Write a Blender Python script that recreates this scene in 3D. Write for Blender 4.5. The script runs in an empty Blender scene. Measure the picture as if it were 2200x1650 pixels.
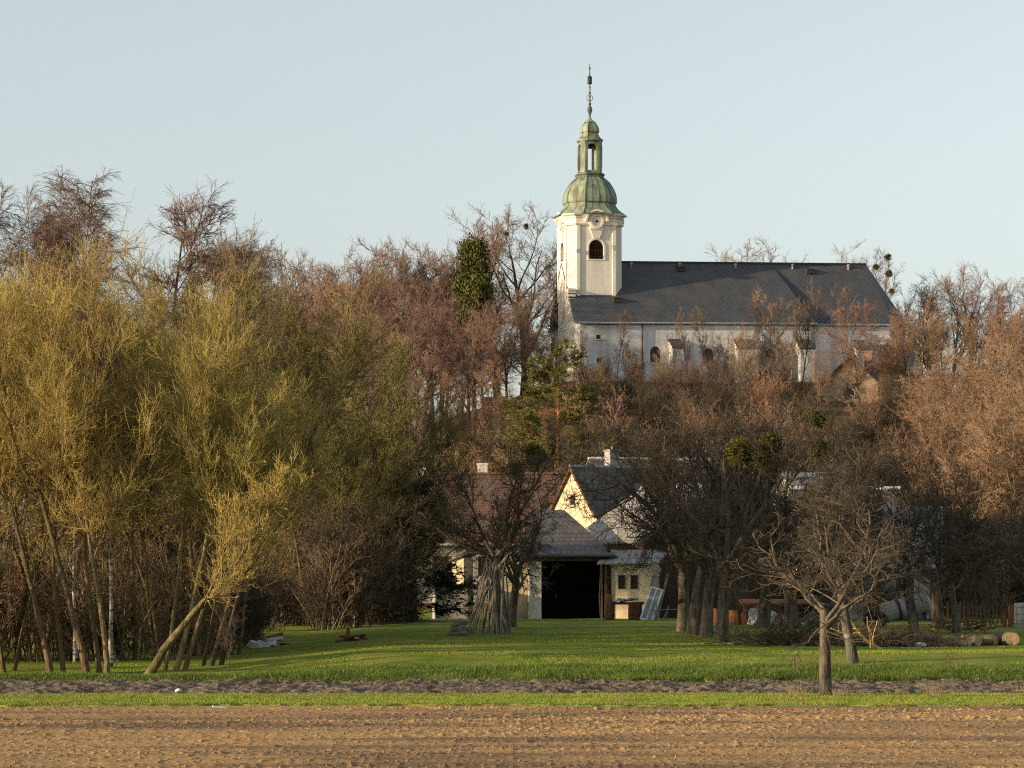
import bpy, math, random
import numpy as np
from mathutils import Vector, Matrix

scene = bpy.context.scene
COL = scene.collection

# ---------------------------------------------------------------- camera
F = 6240.0          # focal length in pixels of the 2200 px wide frame
HZ = 1250.0         # image row of the eye-level horizon
CAMZ = 3.0
cd = bpy.data.cameras.new('camera')
cam = bpy.data.objects.new('camera', cd); COL.objects.link(cam)
cam.location = (0, 0, CAMZ); cam.rotation_euler = (math.pi/2, 0, 0)
cd.sensor_width = 36; cd.lens = 36*F/2200; cd.shift_y = (HZ-825)/2200
cd.clip_start = 0.5; cd.clip_end = 20000
scene.camera = cam

# ---------------------------------------------------------------- sky, sun, exposure
SUN_EL = math.radians(10.0)
SUN_A = math.radians(21.0)        # the sun stands this far towards the camera from due left
SKY_STRENGTH = 0.15
EXPOSURE = 0.66
world = bpy.data.worlds.new('World'); scene.world = world; world.use_nodes = True
wn = world.node_tree; bg = wn.nodes['Background']
sky = wn.nodes.new('ShaderNodeTexSky'); sky.sky_type = 'NISHITA'; sky.sun_disc = False
sky.sun_elevation = SUN_EL
sky.sun_rotation = math.atan2(-math.cos(SUN_A), -math.sin(SUN_A)) % (2*math.pi)
sky.air_density = 1.0; sky.dust_density = 1.4; sky.ozone_density = 2.5; sky.altitude = 300
hs = wn.nodes.new('ShaderNodeHueSaturation'); hs.inputs['Saturation'].default_value = 0.44; hs.inputs['Value'].default_value = 1.06; hs.inputs['Hue'].default_value = 0.48
wn.links.new(sky.outputs[0], hs.inputs['Color']); tint = wn.nodes.new('ShaderNodeMix'); tint.data_type = 'RGBA'; tint.blend_type = 'MULTIPLY'; tint.inputs[0].default_value = 1.0; tint.inputs[7].default_value = (1.04, 0.985, 0.94, 1)
wn.links.new(hs.outputs[0], tint.inputs[6]); wn.links.new(tint.outputs[2], bg.inputs[0]); bg.inputs[1].default_value = SKY_STRENGTH
sl = bpy.data.lights.new('sun', 'SUN'); sl.energy = 5.0; sl.angle = math.radians(0.53); sl.color = (1.0, 0.76, 0.48)
sun = bpy.data.objects.new('sun', sl); COL.objects.link(sun)
sun_dir = Vector((math.cos(SUN_A)*math.cos(SUN_EL), math.sin(SUN_A)*math.cos(SUN_EL), -math.sin(SUN_EL)))
sun.rotation_euler = sun_dir.to_track_quat('-Z', 'Y').to_euler(); sun.location = (-60, -10, 40)
scene.view_settings.view_transform = 'Standard'; scene.view_settings.look = 'None'
scene.view_settings.exposure = EXPOSURE; scene.view_settings.gamma = 1.0
try: scene.view_settings.use_curve_mapping = False
except Exception: pass
scene.cycles.use_denoising = False; scene.cycles.filter_width = 1.15
scene.cycles.max_bounces = 6; scene.cycles.diffuse_bounces = 3; scene.cycles.transparent_max_bounces = 4

# ---------------------------------------------------------------- helpers
def W(px, row, Y):
    return Vector(((px-1100)/F*Y, Y, CAMZ+(HZ-row)/F*Y))
def ppm(Y): return F/Y

def new_mesh(name, V, quads=None, tris=None, mats=(), smooth=False, qmat=None, tmat=None):
    V = np.asarray(V, dtype=np.float32).reshape(-1, 3)
    q = np.zeros((0,4), np.int32) if quads is None else np.asarray(quads, np.int32).reshape(-1,4)
    t = np.zeros((0,3), np.int32) if tris is None else np.asarray(tris, np.int32).reshape(-1,3)
    me = bpy.data.meshes.new(name)
    me.vertices.add(len(V)); me.vertices.foreach_set('co', V.ravel())
    me.loops.add(q.size+t.size); me.loops.foreach_set('vertex_index', np.concatenate([q.ravel(), t.ravel()]).astype(np.int32))
    me.polygons.add(len(q)+len(t))
    ls = np.concatenate([np.arange(len(q))*4, q.size+np.arange(len(t))*3]).astype(np.int32)
    me.polygons.foreach_set('loop_start', ls)
    mi = np.zeros(len(q)+len(t), np.int32)
    if qmat is not None: mi[:len(q)] = qmat
    if tmat is not None: mi[len(q):] = tmat
    for m in mats: me.materials.append(m)
    me.polygons.foreach_set('material_index', mi)
    me.polygons.foreach_set('use_smooth', np.full(len(q)+len(t), smooth, dtype=bool))
    me.update(calc_edges=True)
    return me

def link(name, me, parent=None, loc=None):
    o = bpy.data.objects.new(name, me); COL.objects.link(o)
    if parent is not None: o.parent = parent
    if loc is not None: o.location = loc
    return o
def tag(o, label=None, cat=None, group=None, kind=None):
    if label: o['label'] = label
    if cat: o['category'] = cat
    if group: o['group'] = group
    if kind: o['kind'] = kind
    return o
def thing(name, label, cat, loc=(0,0,0), rz=0.0, group=None):
    o = bpy.data.objects.new(name, None); COL.objects.link(o); o.empty_display_size = 0.3
    o.location = loc; o.rotation_euler = (0,0,rz)
    return tag(o, label, cat, group)

class MB:
    """collects simple solids into one mesh"""
    def __init__(s): s.v=[]; s.f=[]; s.M=Matrix.Identity(4)
    def at(s, x=0,y=0,z=0, rx=0,ry=0,rz=0):
        s.M = Matrix.Translation((x,y,z)) @ Matrix.Rotation(rz,4,'Z') @ Matrix.Rotation(ry,4,'Y') @ Matrix.Rotation(rx,4,'X'); return s
    def add(s, vs, fs):
        n=len(s.v); s.v += [tuple(s.M @ Vector(p)) for p in vs]; s.f += [tuple(i+n for i in f) for f in fs]; return s
    def box(s, x0,x1,y0,y1,z0,z1):
        return s.add([(x0,y0,z0),(x1,y0,z0),(x1,y1,z0),(x0,y1,z0),(x0,y0,z1),(x1,y0,z1),(x1,y1,z1),(x0,y1,z1)],
                     [(0,3,2,1),(4,5,6,7),(0,1,5,4),(1,2,6,5),(2,3,7,6),(3,0,4,7)])
    def prism(s, poly, y0, y1):
        """poly = (x,z) outline, extruded along y"""
        n=len(poly)
        return s.add([(p[0],y0,p[1]) for p in poly]+[(p[0],y1,p[1]) for p in poly],
                     [tuple(range(n)), tuple(range(2*n-1,n-1,-1))]+[(i,i+n,(i+1)%n+n,(i+1)%n) for i in range(n)])
    def slab(s, poly, z0, z1):
        n=len(poly)
        return s.add([(p[0],p[1],z0) for p in poly]+[(p[0],p[1],z1) for p in poly],
                     [tuple(range(n-1,-1,-1)), tuple(range(n,2*n))]+[(i,(i+1)%n,(i+1)%n+n,i+n) for i in range(n)])
    def sheet(s, pts, th):
        """planar polygon given thickness below it"""
        a=[Vector(p) for p in pts]; nrm=(a[1]-a[0]).cross(a[2]-a[0]).normalized()
        b=[p-nrm*th for p in a]; n=len(a)
        return s.add([tuple(p) for p in a+b],[tuple(range(n)), tuple(range(2*n-1,n-1,-1))]+[(i,i+n,(i+1)%n+n,(i+1)%n) for i in range(n)])
    def loft(s, rings, cap=True):
        n=len(rings[0]); vs=[p for r in rings for p in r]; fs=[]
        for k in range(len(rings)-1):
            for i in range(n): fs.append((k*n+i,k*n+(i+1)%n,(k+1)*n+(i+1)%n,(k+1)*n+i))
        if cap: fs += [tuple(range(n-1,-1,-1)), tuple(range((len(rings)-1)*n,len(rings)*n))]
        return s.add(vs, fs)
    def lathe(s, prof, k=12, phase=0):
        return s.loft([[(r*math.cos(phase+2*math.pi*i/k), r*math.sin(phase+2*math.pi*i/k), z) for i in range(k)] for r,z in prof])
    def tube(s, pts, r, k=6, r1=None):
        pts=[Vector(p) for p in pts]; rings=[]; n=len(pts)
        for i,p in enumerate(pts):
            t=(pts[min(i+1,n-1)]-pts[max(i-1,0)]).normalized(); u=t.cross(Vector((0,0,1)) if abs(t.z)<.9 else Vector((1,0,0))).normalized(); w=t.cross(u)
            rr = r if r1 is None else r+(r1-r)*i/(n-1)
            rings.append([tuple(p+u*rr*math.cos(2*math.pi*j/k)+w*rr*math.sin(2*math.pi*j/k)) for j in range(k)])
        return s.loft(rings)
    def build(s, name, mat, parent=None, smooth=False, bevel=0):
        me=bpy.data.meshes.new(name); me.from_pydata(s.v,[],s.f); me.materials.append(mat)
        import bmesh
        bm=bmesh.new(); bm.from_mesh(me); bmesh.ops.recalc_face_normals(bm, faces=bm.faces); 
        if bevel: bmesh.ops.bevel(bm, geom=list(bm.edges), offset=bevel, segments=1, affect='EDGES')
        bm.to_mesh(me); bm.free()
        if smooth: me.polygons.foreach_set('use_smooth',[True]*len(me.polygons))
        return link(name, me, parent)

def cut(o, cutter):
    m=o.modifiers.new('b','BOOLEAN'); m.operation='DIFFERENCE'; m.object=cutter; m.solver='EXACT'
    dg=bpy.context.evaluated_depsgraph_get(); dg.update()
    me=bpy.data.meshes.new_from_object(o.evaluated_get(dg)); o.modifiers.clear(); o.data=me
    bpy.data.objects.remove(cutter)

# ---------------------------------------------------------------- materials
def mat(name, c1, c2=None, scale=3.0, rough=0.85, stretch=(1,1,1), bump=0.0, bscale=None, objrand=0.0, detail=5, contrast=(.35,.65), spec=0.25, c3=None, s3=0.5):
    m=bpy.data.materials.new(name); m.use_nodes=True; nt=m.node_tree; N=nt.nodes; L=nt.links
    b=N['Principled BSDF']; b.inputs['Roughness'].default_value=rough
    b.inputs['Specular IOR Level'].default_value=spec
    tc=N.new('ShaderNodeTexCoord'); mp=N.new('ShaderNodeMapping'); mp.inputs['Scale'].default_value=stretch
    L.new(tc.outputs['Object'], mp.inputs[0])
    no=N.new('ShaderNodeTexNoise'); no.inputs['Scale'].default_value=scale; no.inputs['Detail'].default_value=detail; no.inputs['Roughness'].default_value=.62
    L.new(mp.outputs[0], no.inputs['Vector'])
    rp=N.new('ShaderNodeValToRGB'); rp.color_ramp.elements[0].position=contrast[0]; rp.color_ramp.elements[1].position=contrast[1]
    rp.color_ramp.elements[0].color=(*c1,1); rp.color_ramp.elements[1].color=(*(c2 or c1),1)
    L.new(no.outputs['Fac'], rp.inputs[0]); out=rp.outputs[0]
    if c3:
        n3=N.new('ShaderNodeTexNoise'); n3.inputs['Scale'].default_value=s3; n3.inputs['Detail'].default_value=3
        L.new(mp.outputs[0], n3.inputs['Vector'])
        mr=N.new('ShaderNodeMapRange'); mr.inputs[1].default_value=.48; mr.inputs[2].default_value=.66; L.new(n3.outputs['Fac'], mr.inputs[0])
        mx=N.new('ShaderNodeMix'); mx.data_type='RGBA'; L.new(mr.outputs[0], mx.inputs[0]); L.new(out, mx.inputs[6]); mx.inputs[7].default_value=(*c3,1); out=mx.outputs[2]
    if objrand:
        oi=N.new('ShaderNodeObjectInfo'); hs=N.new('ShaderNodeHueSaturation')
        mr=N.new('ShaderNodeMapRange'); mr.inputs[3].default_value=1-objrand; mr.inputs[4].default_value=1+objrand; L.new(oi.outputs['Random'], mr.inputs[0])
        mh=N.new('ShaderNodeMapRange'); mh.inputs[3].default_value=.5-objrand*.05; mh.inputs[4].default_value=.5+objrand*.05
        ma=N.new('ShaderNodeMath'); ma.operation='MULTIPLY'; ma.inputs[1].default_value=7.31; fr=N.new('ShaderNodeMath'); fr.operation='FRACT'
        L.new(oi.outputs['Random'], ma.inputs[0]); L.new(ma.outputs[0], fr.inputs[0]); L.new(fr.outputs[0], mh.inputs[0])
        L.new(mr.outputs[0], hs.inputs['Value']); L.new(mh.outputs[0], hs.inputs['Hue']); L.new(out, hs.inputs['Color']); out=hs.outputs[0]
    L.new(out, b.inputs['Base Color'])
    if bump:
        bn=N.new('ShaderNodeTexNoise'); bn.inputs['Scale'].default_value=bscale or scale*3; bn.inputs['Detail'].default_value=6
        L.new(mp.outputs[0], bn.inputs['Vector']); bp=N.new('ShaderNodeBump'); bp.inputs['Strength'].default_value=bump; bp.inputs['Distance'].default_value=.05
        L.new(bn.outputs['Fac'], bp.inputs['Height']); L.new(bp.outputs[0], b.inputs['Normal'])
    return m

def roofmat(name, c1, c2, cm, w, h, diag=False, kz=1.4, rough=.7, patch=None, bump=.5, axis='X'):
    """tile courses on a pitched roof: object x along the eave, z up the slope"""
    m=bpy.data.materials.new(name); m.use_nodes=True; nt=m.node_tree; N=nt.nodes; L=nt.links
    b=N['Principled BSDF']; b.inputs['Roughness'].default_value=rough
    tc=N.new('ShaderNodeTexCoord'); sp=N.new('ShaderNodeSeparateXYZ'); L.new(tc.outputs['Object'], sp.inputs[0])
    mu=N.new('ShaderNodeMath'); mu.operation='MULTIPLY'; mu.inputs[1].default_value=kz; L.new(sp.outputs['Z'], mu.inputs[0])
    cb=N.new('ShaderNodeCombineXYZ'); L.new(sp.outputs[axis], cb.inputs[0]); L.new(mu.outputs[0], cb.inputs[1])
    mp=N.new('ShaderNodeMapping'); L.new(cb.outputs[0], mp.inputs[0])
    if diag: mp.inputs['Rotation'].default_value=(0,0,math.radians(40))
    br=N.new('ShaderNodeTexBrick'); br.offset=0 if diag else .5; br.inputs['Scale'].default_value=1
    br.inputs['Brick Width'].default_value=w; br.inputs['Row Height'].default_value=h; br.inputs['Mortar Size'].default_value=min(w,h)*.09; br.inputs['Mortar Smooth'].default_value=.3
    br.inputs['Color1'].default_value=(*c1,1); br.inputs['Color2'].default_value=(*c2,1); br.inputs['Mortar'].default_value=(*cm,1)
    L.new(mp.outputs[0], br.inputs['Vector']); out=br.outputs['Color']
    no=N.new('ShaderNodeTexNoise'); no.inputs['Scale'].default_value=.7; no.inputs['Detail'].default_value=6; L.new(tc.outputs['Object'], no.inputs['Vector'])
    mr=N.new('ShaderNodeMapRange'); mr.inputs[1].default_value=.42; mr.inputs[2].default_value=.68; L.new(no.outputs['Fac'], mr.inputs[0])
    mx=N.new('ShaderNodeMix'); mx.data_type='RGBA'; L.new(mr.outputs[0], mx.inputs[0]); L.new(out, mx.inputs[6])
    pc = patch or tuple(.5*(a+b_) for a,b_ in zip(c2,cm)); mx.inputs[7].default_value=(*pc,1)
    L.new(mx.outputs[2], b.inputs['Base Color'])
    bp=N.new('ShaderNodeBump'); bp.inputs['Strength'].default_value=bump; bp.inputs['Distance'].default_value=.03; bp.invert=True
    L.new(br.outputs['Fac'], bp.inputs['Height']); L.new(bp.outputs[0], b.inputs['Normal'])
    return m

M={}
M['plaster']=mat('white_plaster',(.72,.66,.55),(.80,.755,.66),scale=1.3,rough=.9,stretch=(1.4,1.4,.25),bump=.15,bscale=14,c3=(.66,.60,.50),s3=.5)
M['plaster_shaded']=mat('nave_plaster',(.55,.55,.54),(.70,.69,.67),scale=1.1,rough=.9,stretch=(1.6,1.6,.22),bump=.2,bscale=14,c3=(.44,.425,.39),s3=.45)  # white plaster greyed in colour for the nave's shade, plus stain patches
M['slate']=roofmat('slate_roof',(.047,.054,.067),(.070,.077,.090),(.034,.037,.044),.40,.40,diag=True,kz=1.45,rough=.62,patch=(.072,.072,.074))
M['copper']=mat('verdigris_copper',(.145,.19,.13),(.265,.325,.235),scale=.9,rough=.6,stretch=(2,2,.5),bump=.1,c3=(.11,.105,.065),s3=.8)
M['copper_dark']=mat('dark_copper',(.055,.07,.05),(.12,.16,.10),scale=1.5,rough=.55,stretch=(2,2,.6))
M['glass']=mat('dark_glass',(.012,.011,.012),(.03,.025,.022),scale=2,rough=.25,spec=.5)
M['louvre']=mat('brown_louvre',(.035,.018,.012),(.07,.035,.022),scale=4,rough=.6)
M['metal']=mat('grey_metal',(.22,.23,.25),(.34,.35,.37),scale=4,rough=.45)
M['iron']=mat('dark_iron',(.03,.028,.026),(.06,.05,.045),scale=6,rough=.5)
M['brick']=roofmat('red_brick',(.30,.13,.07),(.38,.19,.11),(.28,.24,.2),.25,.08,kz=1,rough=.9,patch=(.33,.2,.13),bump=.3)
# ---------------------------------------------------------------- terrain
_py=np.array([-60,70,75,86,86.4,87.3,89,93.5,105,115,150,165,176.],float)
_pz=np.array([0,0,0,0,.12,.27,.40,.72,.81,.95,.96,.9,.9],float)
_hx=np.array([-400,-120,-50,-22.8,-10,5,39,50,90,200,500],float)
_hz=np.array([0,2,6.5,13,17.6,22.3,22.3,20.5,16,6,0],float)
def ground(x,Y):
    x=np.asarray(x,float); Y=np.asarray(Y,float)
    base=np.interp(Y,_py,_pz)
    # the lawn is a touch lower on the left, behind the grove
    H=np.interp(x,_hx,_hz)-.9
    t=np.clip((Y-174)/(281-174),0,1); s=.45*t+.55*t*t*(3-2*t)
    d=np.clip((Y-322)/150,0,1); s=s*(1-(d*d*(3-2*d)))
    e=np.clip((-3.5-x)/6.5,0,1); e=e*e*(3-2*e)
    low=.46*e*np.clip((Y-86.6)/2.5,0,1)*np.clip((150-Y)/40,0,1)      # the lawn dips behind the bank on the grove side
    return base-low+H*s
def gz(x,Y): return float(ground(x,Y))

def vnoise(x,y,seed):
    """value noise on arrays"""
    def h(i,j):
        n=(i*374761393+j*668265263+seed*974711)&0x7fffffff
        n=((n^(n>>13))*1274126177)&0x7fffffff
        return ((n^(n>>16))&0xffff)/65535.0
    i=np.floor(x).astype(np.int64); j=np.floor(y).astype(np.int64); u=x-i; v=y-j
    u=u*u*(3-2*u); v=v*v*(3-2*v)
    return (h(i,j)*(1-u)+h(i+1,j)*u)*(1-v)+(h(i,j+1)*(1-u)+h(i+1,j+1)*u)*v

def wob(x,k):
    x=np.asarray(x,float); return .75*(vnoise(x*.33+50*k,0*x+.5,71)-.5)+.42*(vnoise(x*1.25+9*k,0*x+.5,72)-.5)+.2*(vnoise(x*4.1,0*x+.5,73)-.5)
def strip(name, xs, ys, hfun, material, smooth=True, w0=None, w1=None):
    ys=np.concatenate([[ys[0]-.002],ys,[ys[-1]+.002]]); X,Yg=np.meshgrid(xs,ys); t=(Yg-ys[0])/(ys[-1]-ys[0])
    if w0 is not None: Yg=Yg+wob(X,w0)*np.clip(1-(Yg-ys[0])/2.2,0,1)
    if w1 is not None: Yg=Yg+wob(X,w1)*np.clip(1-(ys[-1]-Yg)/2.2,0,1)
    Z=hfun(X,Yg); Z[0]-=.5; Z[-1]-=.5   # skirts close the seams
    nx,ny=len(xs),len(ys); V=np.stack([X,Yg,Z],-1).reshape(-1,3)
    i=(np.arange(ny-1)[:,None]*nx+np.arange(nx-1)[None,:]).ravel()
    o=link(name,new_mesh(name,V,np.stack([i,i+1,i+1+nx,i+nx],-1),mats=[material],smooth=smooth)); tag(o,kind='structure'); return o
def xspan(fine0,fine1,n,far=900):
    c=np.array([-far,-400,-200,-120,-80,-50,-35,-25.])
    a=c[c<fine0-1]; b=-c[::-1]; b=b[b>fine1+1]
    return np.concatenate([a,np.linspace(fine0,fine1,n),b])

def soilmat(name, dry, moist_and_shadow, clod, rowscale):
    m=bpy.data.materials.new(name); m.use_nodes=True; nt=m.node_tree; N=nt.nodes; L=nt.links
    b=N['Principled BSDF']; b.inputs['Roughness'].default_value=.95; b.inputs['Specular IOR Level'].default_value=.1
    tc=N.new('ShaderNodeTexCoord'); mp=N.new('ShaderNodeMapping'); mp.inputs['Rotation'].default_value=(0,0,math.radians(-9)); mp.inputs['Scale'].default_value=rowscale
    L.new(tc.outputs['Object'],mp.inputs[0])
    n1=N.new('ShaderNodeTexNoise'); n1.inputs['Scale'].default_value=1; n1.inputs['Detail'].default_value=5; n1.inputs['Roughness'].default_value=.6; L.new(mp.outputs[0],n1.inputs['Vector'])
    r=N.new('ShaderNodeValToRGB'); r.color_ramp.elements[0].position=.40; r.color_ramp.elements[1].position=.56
    r.color_ramp.elements[0].color=(*moist_and_shadow,1); r.color_ramp.elements[1].color=(*dry,1); L.new(n1.outputs['Fac'],r.inputs[0])
    n2=N.new('ShaderNodeTexNoise'); n2.inputs['Scale'].default_value=7; n2.inputs['Detail'].default_value=8; n2.inputs['Roughness'].default_value=.75; L.new(tc.outputs['Object'],n2.inputs['Vector'])
    mr=N.new('ShaderNodeMapRange'); mr.inputs[1].default_value=.4; mr.inputs[2].default_value=.7; mr.inputs[3].default_value=0; mr.inputs[4].default_value=.75; L.new(n2.outputs['Fac'],mr.inputs[0])
    mx=N.new('ShaderNodeMix'); mx.data_type='RGBA'; L.new(mr.outputs[0],mx.inputs[0]); L.new(r.outputs[0],mx.inputs[6]); mx.inputs[7].default_value=(*clod,1)
    L.new(mx.outputs[2],b.inputs['Base Color'])
    bp=N.new('ShaderNodeBump'); bp.inputs['Strength'].default_value=.6; bp.inputs['Distance'].default_value=.05; L.new(n2.outputs['Fac'],bp.inputs['Height']); L.new(bp.outputs[0],b.inputs['Normal'])
    return m
M['soil']=soilmat('ploughed_soil',(.43,.268,.12),(.165,.11,.065),(.29,.187,.095),(.07,.36,1))  # second tone: damp soil plus furrow shadow painted as dark streaks
M['soil_rough']=soilmat('rough_turned_soil',(.145,.115,.085),(.072,.058,.044),(.20,.16,.115),(.5,.8,1))
M['turf']=mat('turf',(.10,.155,.016),(.20,.25,.028),scale=1.2,rough=.95,bump=.6,bscale=12,c3=(.22,.215,.045),s3=.3,spec=.1)
M['hillside']=mat('leaf_litter_slope',(.085,.05,.026),(.15,.085,.04),scale=.5,rough=.95,bump=.5,bscale=4,c3=(.07,.085,.025),s3=.11,spec=.1)
M['farland']=mat('far_fields',(.05,.08,.025),(.13,.11,.05),scale=.01,rough=.95)

def field_h(X,Y):
    z=np.zeros_like(X)
    xr=X*math.cos(-.10)-Y*math.sin(-.10); yr=X*math.sin(-.10)+Y*math.cos(-.10)
    z+=.06*(vnoise(xr*.07,yr*.55,3)-.5)+.05*(vnoise(xr*.22,yr*1.5,5)-.5)
    z+=.022*np.sin(yr*2.6+6*vnoise(xr*.10,yr*.2,8))*vnoise(xr*.09,yr*.25,4)
    patch=np.clip((vnoise(xr*.12,yr*.45,61)-.3)*2.2,0,1)
    for f,a,s in ((1.7,.022,10),(3.5,.020,11),(7,.022,12),(15,.020,13)): z+=a*(vnoise(X*f,Y*f*.8,s)-.5)*(.55+.45*patch)
    for f,t,a,s in ((6.5,.80,.05,18),(11.,.76,.04,19)): z+=a*np.clip(vnoise(X*f,Y*f*.8,s)-t,0,1)/(1-t)*(.45+.55*patch)
    edge=np.clip((Y-69.2)/.8,0,1); near=np.clip((Y-20)/20,0,1)
    return z*near*(1-edge)
fx=xspan(-13.5,13.5,880); fy=np.concatenate([np.linspace(-60,40,14),np.linspace(43,71.2,410)])
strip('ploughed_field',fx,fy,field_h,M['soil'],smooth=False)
vx=xspan(-18,18,420)
strip('grass_verge',vx,np.linspace(70.2,76.4,26),lambda X,Y:.03+.05*(vnoise(X*1.1,Y*1.1,21)-.4)*np.clip((Y-70.2)*2,0,1)*np.clip((76.4-Y)*2,0,1),M['turf'],w0=1,w1=2)
def rough_h(X,Y):
    z=np.zeros_like(X)
    for f,a,s in ((1.1,.12,31),(2.6,.13,32),(6,.11,33),(12,.05,34)): z+=a*(vnoise(X*f,Y*f,s)-.5)
    e=np.clip((Y-76.4)/.7,0,1)*np.clip((86.2-Y)/.6,0,1)
    return -.01+ (z+.07)*e
strip('bare_soil_strip',xspan(-18,18,520),np.linspace(75.7,87.0,150),rough_h,M['soil_rough'],smooth=False)
strip('lawn',xspan(-30,30,420),np.concatenate([np.linspace(86.2,90,14),np.linspace(90.6,178,110)]),
      lambda X,Y: ground(X,Y)+.02+ .10*(vnoise(X*.35,Y*.35,41)-.5)*np.clip((Y-87)/3,0,1)+.05*(vnoise(X*1.4,Y*1.4,42)-.5)*np.clip((Y-86.2),0,1),M['turf'],w0=3)
strip('wooded_hill',np.concatenate([[-900,-400,-200],np.linspace(-120,130,150),[200,400,900]]),np.linspace(178,480,140),
      lambda X,Y: ground(X,Y)+.02+.5*(vnoise(X*.2,Y*.2,51)-.5)*np.clip((Y-178)/8,0,1)*np.clip((480-Y)/20,0,1),M['hillside'])
strip('distant_land',np.linspace(-6000,6000,20),np.linspace(480,9000,24),lambda X,Y: ground(X,Y)-.01-0*X,M['farland'])

# ---------------------------------------------------------------- church
CY=290.0; KC=CY and F/CY
def cz(row): return (832-row)/KC            # local height of an image row on the church
CROT=math.radians(12)
def cu(px,v=-2.5):
    k=(px-1100)/F; c,s_=math.cos(CROT),math.sin(CROT)
    return (k*(CY+v*c)-(1267-1100)/KC+v*s_)/(c-k*s_)
cx0=(1267-1100)/KC
church=thing('church','white baroque church with slate roof and green copper onion spire on the wooded hill','church',
             (cx0,CY,CAMZ+(HZ-832)/KC),CROT)
TW=2.78; CH=.62          # tower half width, chamfer
def tplan(h,c):          # square with cut corners
    return [(-h+c,-h),(h-c,-h),(h,-h+c),(h,h-c),(h-c,h),(-h+c,h),(-h,h-c),(-h,-h+c)]
ztop=cz(468)
b=MB(); b.slab(tplan(TW,.78),-3,ztop-.9); tower=b.build('tower',M['plaster'],church)
# bell openings cut through the four sides
def archpoly(w,z0,z1,n=10):
    r=w/2; p=[(-r,z0),(r,z0),(r,z1-r)]
    for i in range(1,n): a=math.pi*i/n; p.append((r*math.cos(a),z1-r+r*math.sin(a)))
    p.append((-r,z1-r)); return p
wz0,wz1=cz(563),cz(522); ww=1.5
c=MB(); c.prism(archpoly(ww,wz0,wz1),-TW-1,-TW+.55); c.at(rz=math.pi/2).prism(archpoly(.8 if False else ww,wz0,wz1),TW-.55,TW+1)
c.at(rz=math.pi).prism(archpoly(ww,wz0,wz1),-TW-1,-TW+.55); c.at(rz=math.pi*1.5).prism(archpoly(ww,wz0,wz1),-TW-1,-TW+.55) if False else None
cut(tower,c.build('cutter',M['plaster'],church))
for rz,(sx,sy) in ((0,(0,-1)),(-math.pi/2,(-1,0)),(math.pi,(0,1))):
    w=MB(); w.at(rz=rz)
    # louvres inside the opening
    for k in range(9):
        z=wz0+.08+k*.17; w.add([(-ww/2,-TW+.30,z),(ww/2,-TW+.30,z),(ww/2,-TW+.44,z+.16),(-ww/2,-TW+.44,z+.16)],[(0,1,2,3)])
    w.box(-.035,.035,-TW+.24,-TW+.30,wz0,wz1); w.box(-ww/2,ww/2,-TW+.24,-TW+.29,wz0+.85,wz0+.92)
    w.box(-ww/2,ww/2,-TW+.46,-TW+.52,wz0,wz1)
    win=w.build('window',M['louvre'],tower)
    f=MB(); f.at(rz=rz)
    po=archpoly(ww+.34,wz0-.14,wz1+.17); pi=archpoly(ww,wz0,wz1); n=len(po)
    ring=[]
    for yy in (-TW-.06,-TW+.02): ring.append([(p[0],yy,p[1]) for p in po]); ring.append([(p[0],yy,p[1]) for p in pi])
    vs=[p for r_ in ring for p in r_]
    fs=[]
    for i in range(n):
        j=(i+1)%n; fs += [(i,j,n+j,n+i),(i,2*n+i,2*n+j,j),(n+i,n+j,3*n+j,3*n+i)]
    f.add(vs,fs); f.build('frame',M['plaster'],win)
    k=MB(); k.at(rz=rz)                                   # keystone with flared sides
    k.prism([(-.30,wz1+.1),(.30,wz1+.1),(.62,wz1+.98),(-.62,wz1+.98)],-TW-.16,-TW+.01)
    k.prism([(-.66,wz1+.98),(.66,wz1+.98),(.72,wz1+1.14),(-.72,wz1+1.14)],-TW-.24,-TW+.01)
    k.build('keystone',M['plaster'],tower)
    # pilaster strips at the corners of each face
    p=MB(); p.at(rz=rz)
    for s in (-1,1):
        p.box(*(sorted((s*(TW-.80),s*(TW-1.12)))),-TW-.10,-TW+.03,cz(640)-.4,ztop-.92)
    p.build('pilaster',M['plaster'],tower)
    # oculus
    oz=cz(483); q=MB(); q.at(rz=rz)
    def ann(r0,r1,y0,y1,nn=24):
        vs=[];fs=[]
        for i in range(nn):
            a=2*math.pi*i/nn
            for r_,y in ((r0,y0),(r1,y0),(r1,y1),(r0,y1)): vs.append((r_*math.cos(a),y,oz+r_*math.sin(a)))
        for i in range(nn):
            j=(i+1)%nn
            for e in range(4): fs.append((i*4+e,j*4+e,j*4+(e+1)%4,i*4+(e+1)%4))
        return vs,fs
    q.add(*ann(.52,.70,-TW-.34,-TW))
    q.add([(.52*math.cos(2*math.pi*i/24),-TW-.16,oz+.52*math.sin(2*math.pi*i/24)) for i in range(24)],[tuple(range(24))])
    occ=q.build('oculus',M['plaster'],tower)
    d=MB(); d.at(rz=rz); d.box(-.09,.09,-TW-.22,-TW-.15,oz-.13,oz+.13); d.build('opening',M['louvre'],occ)
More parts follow.
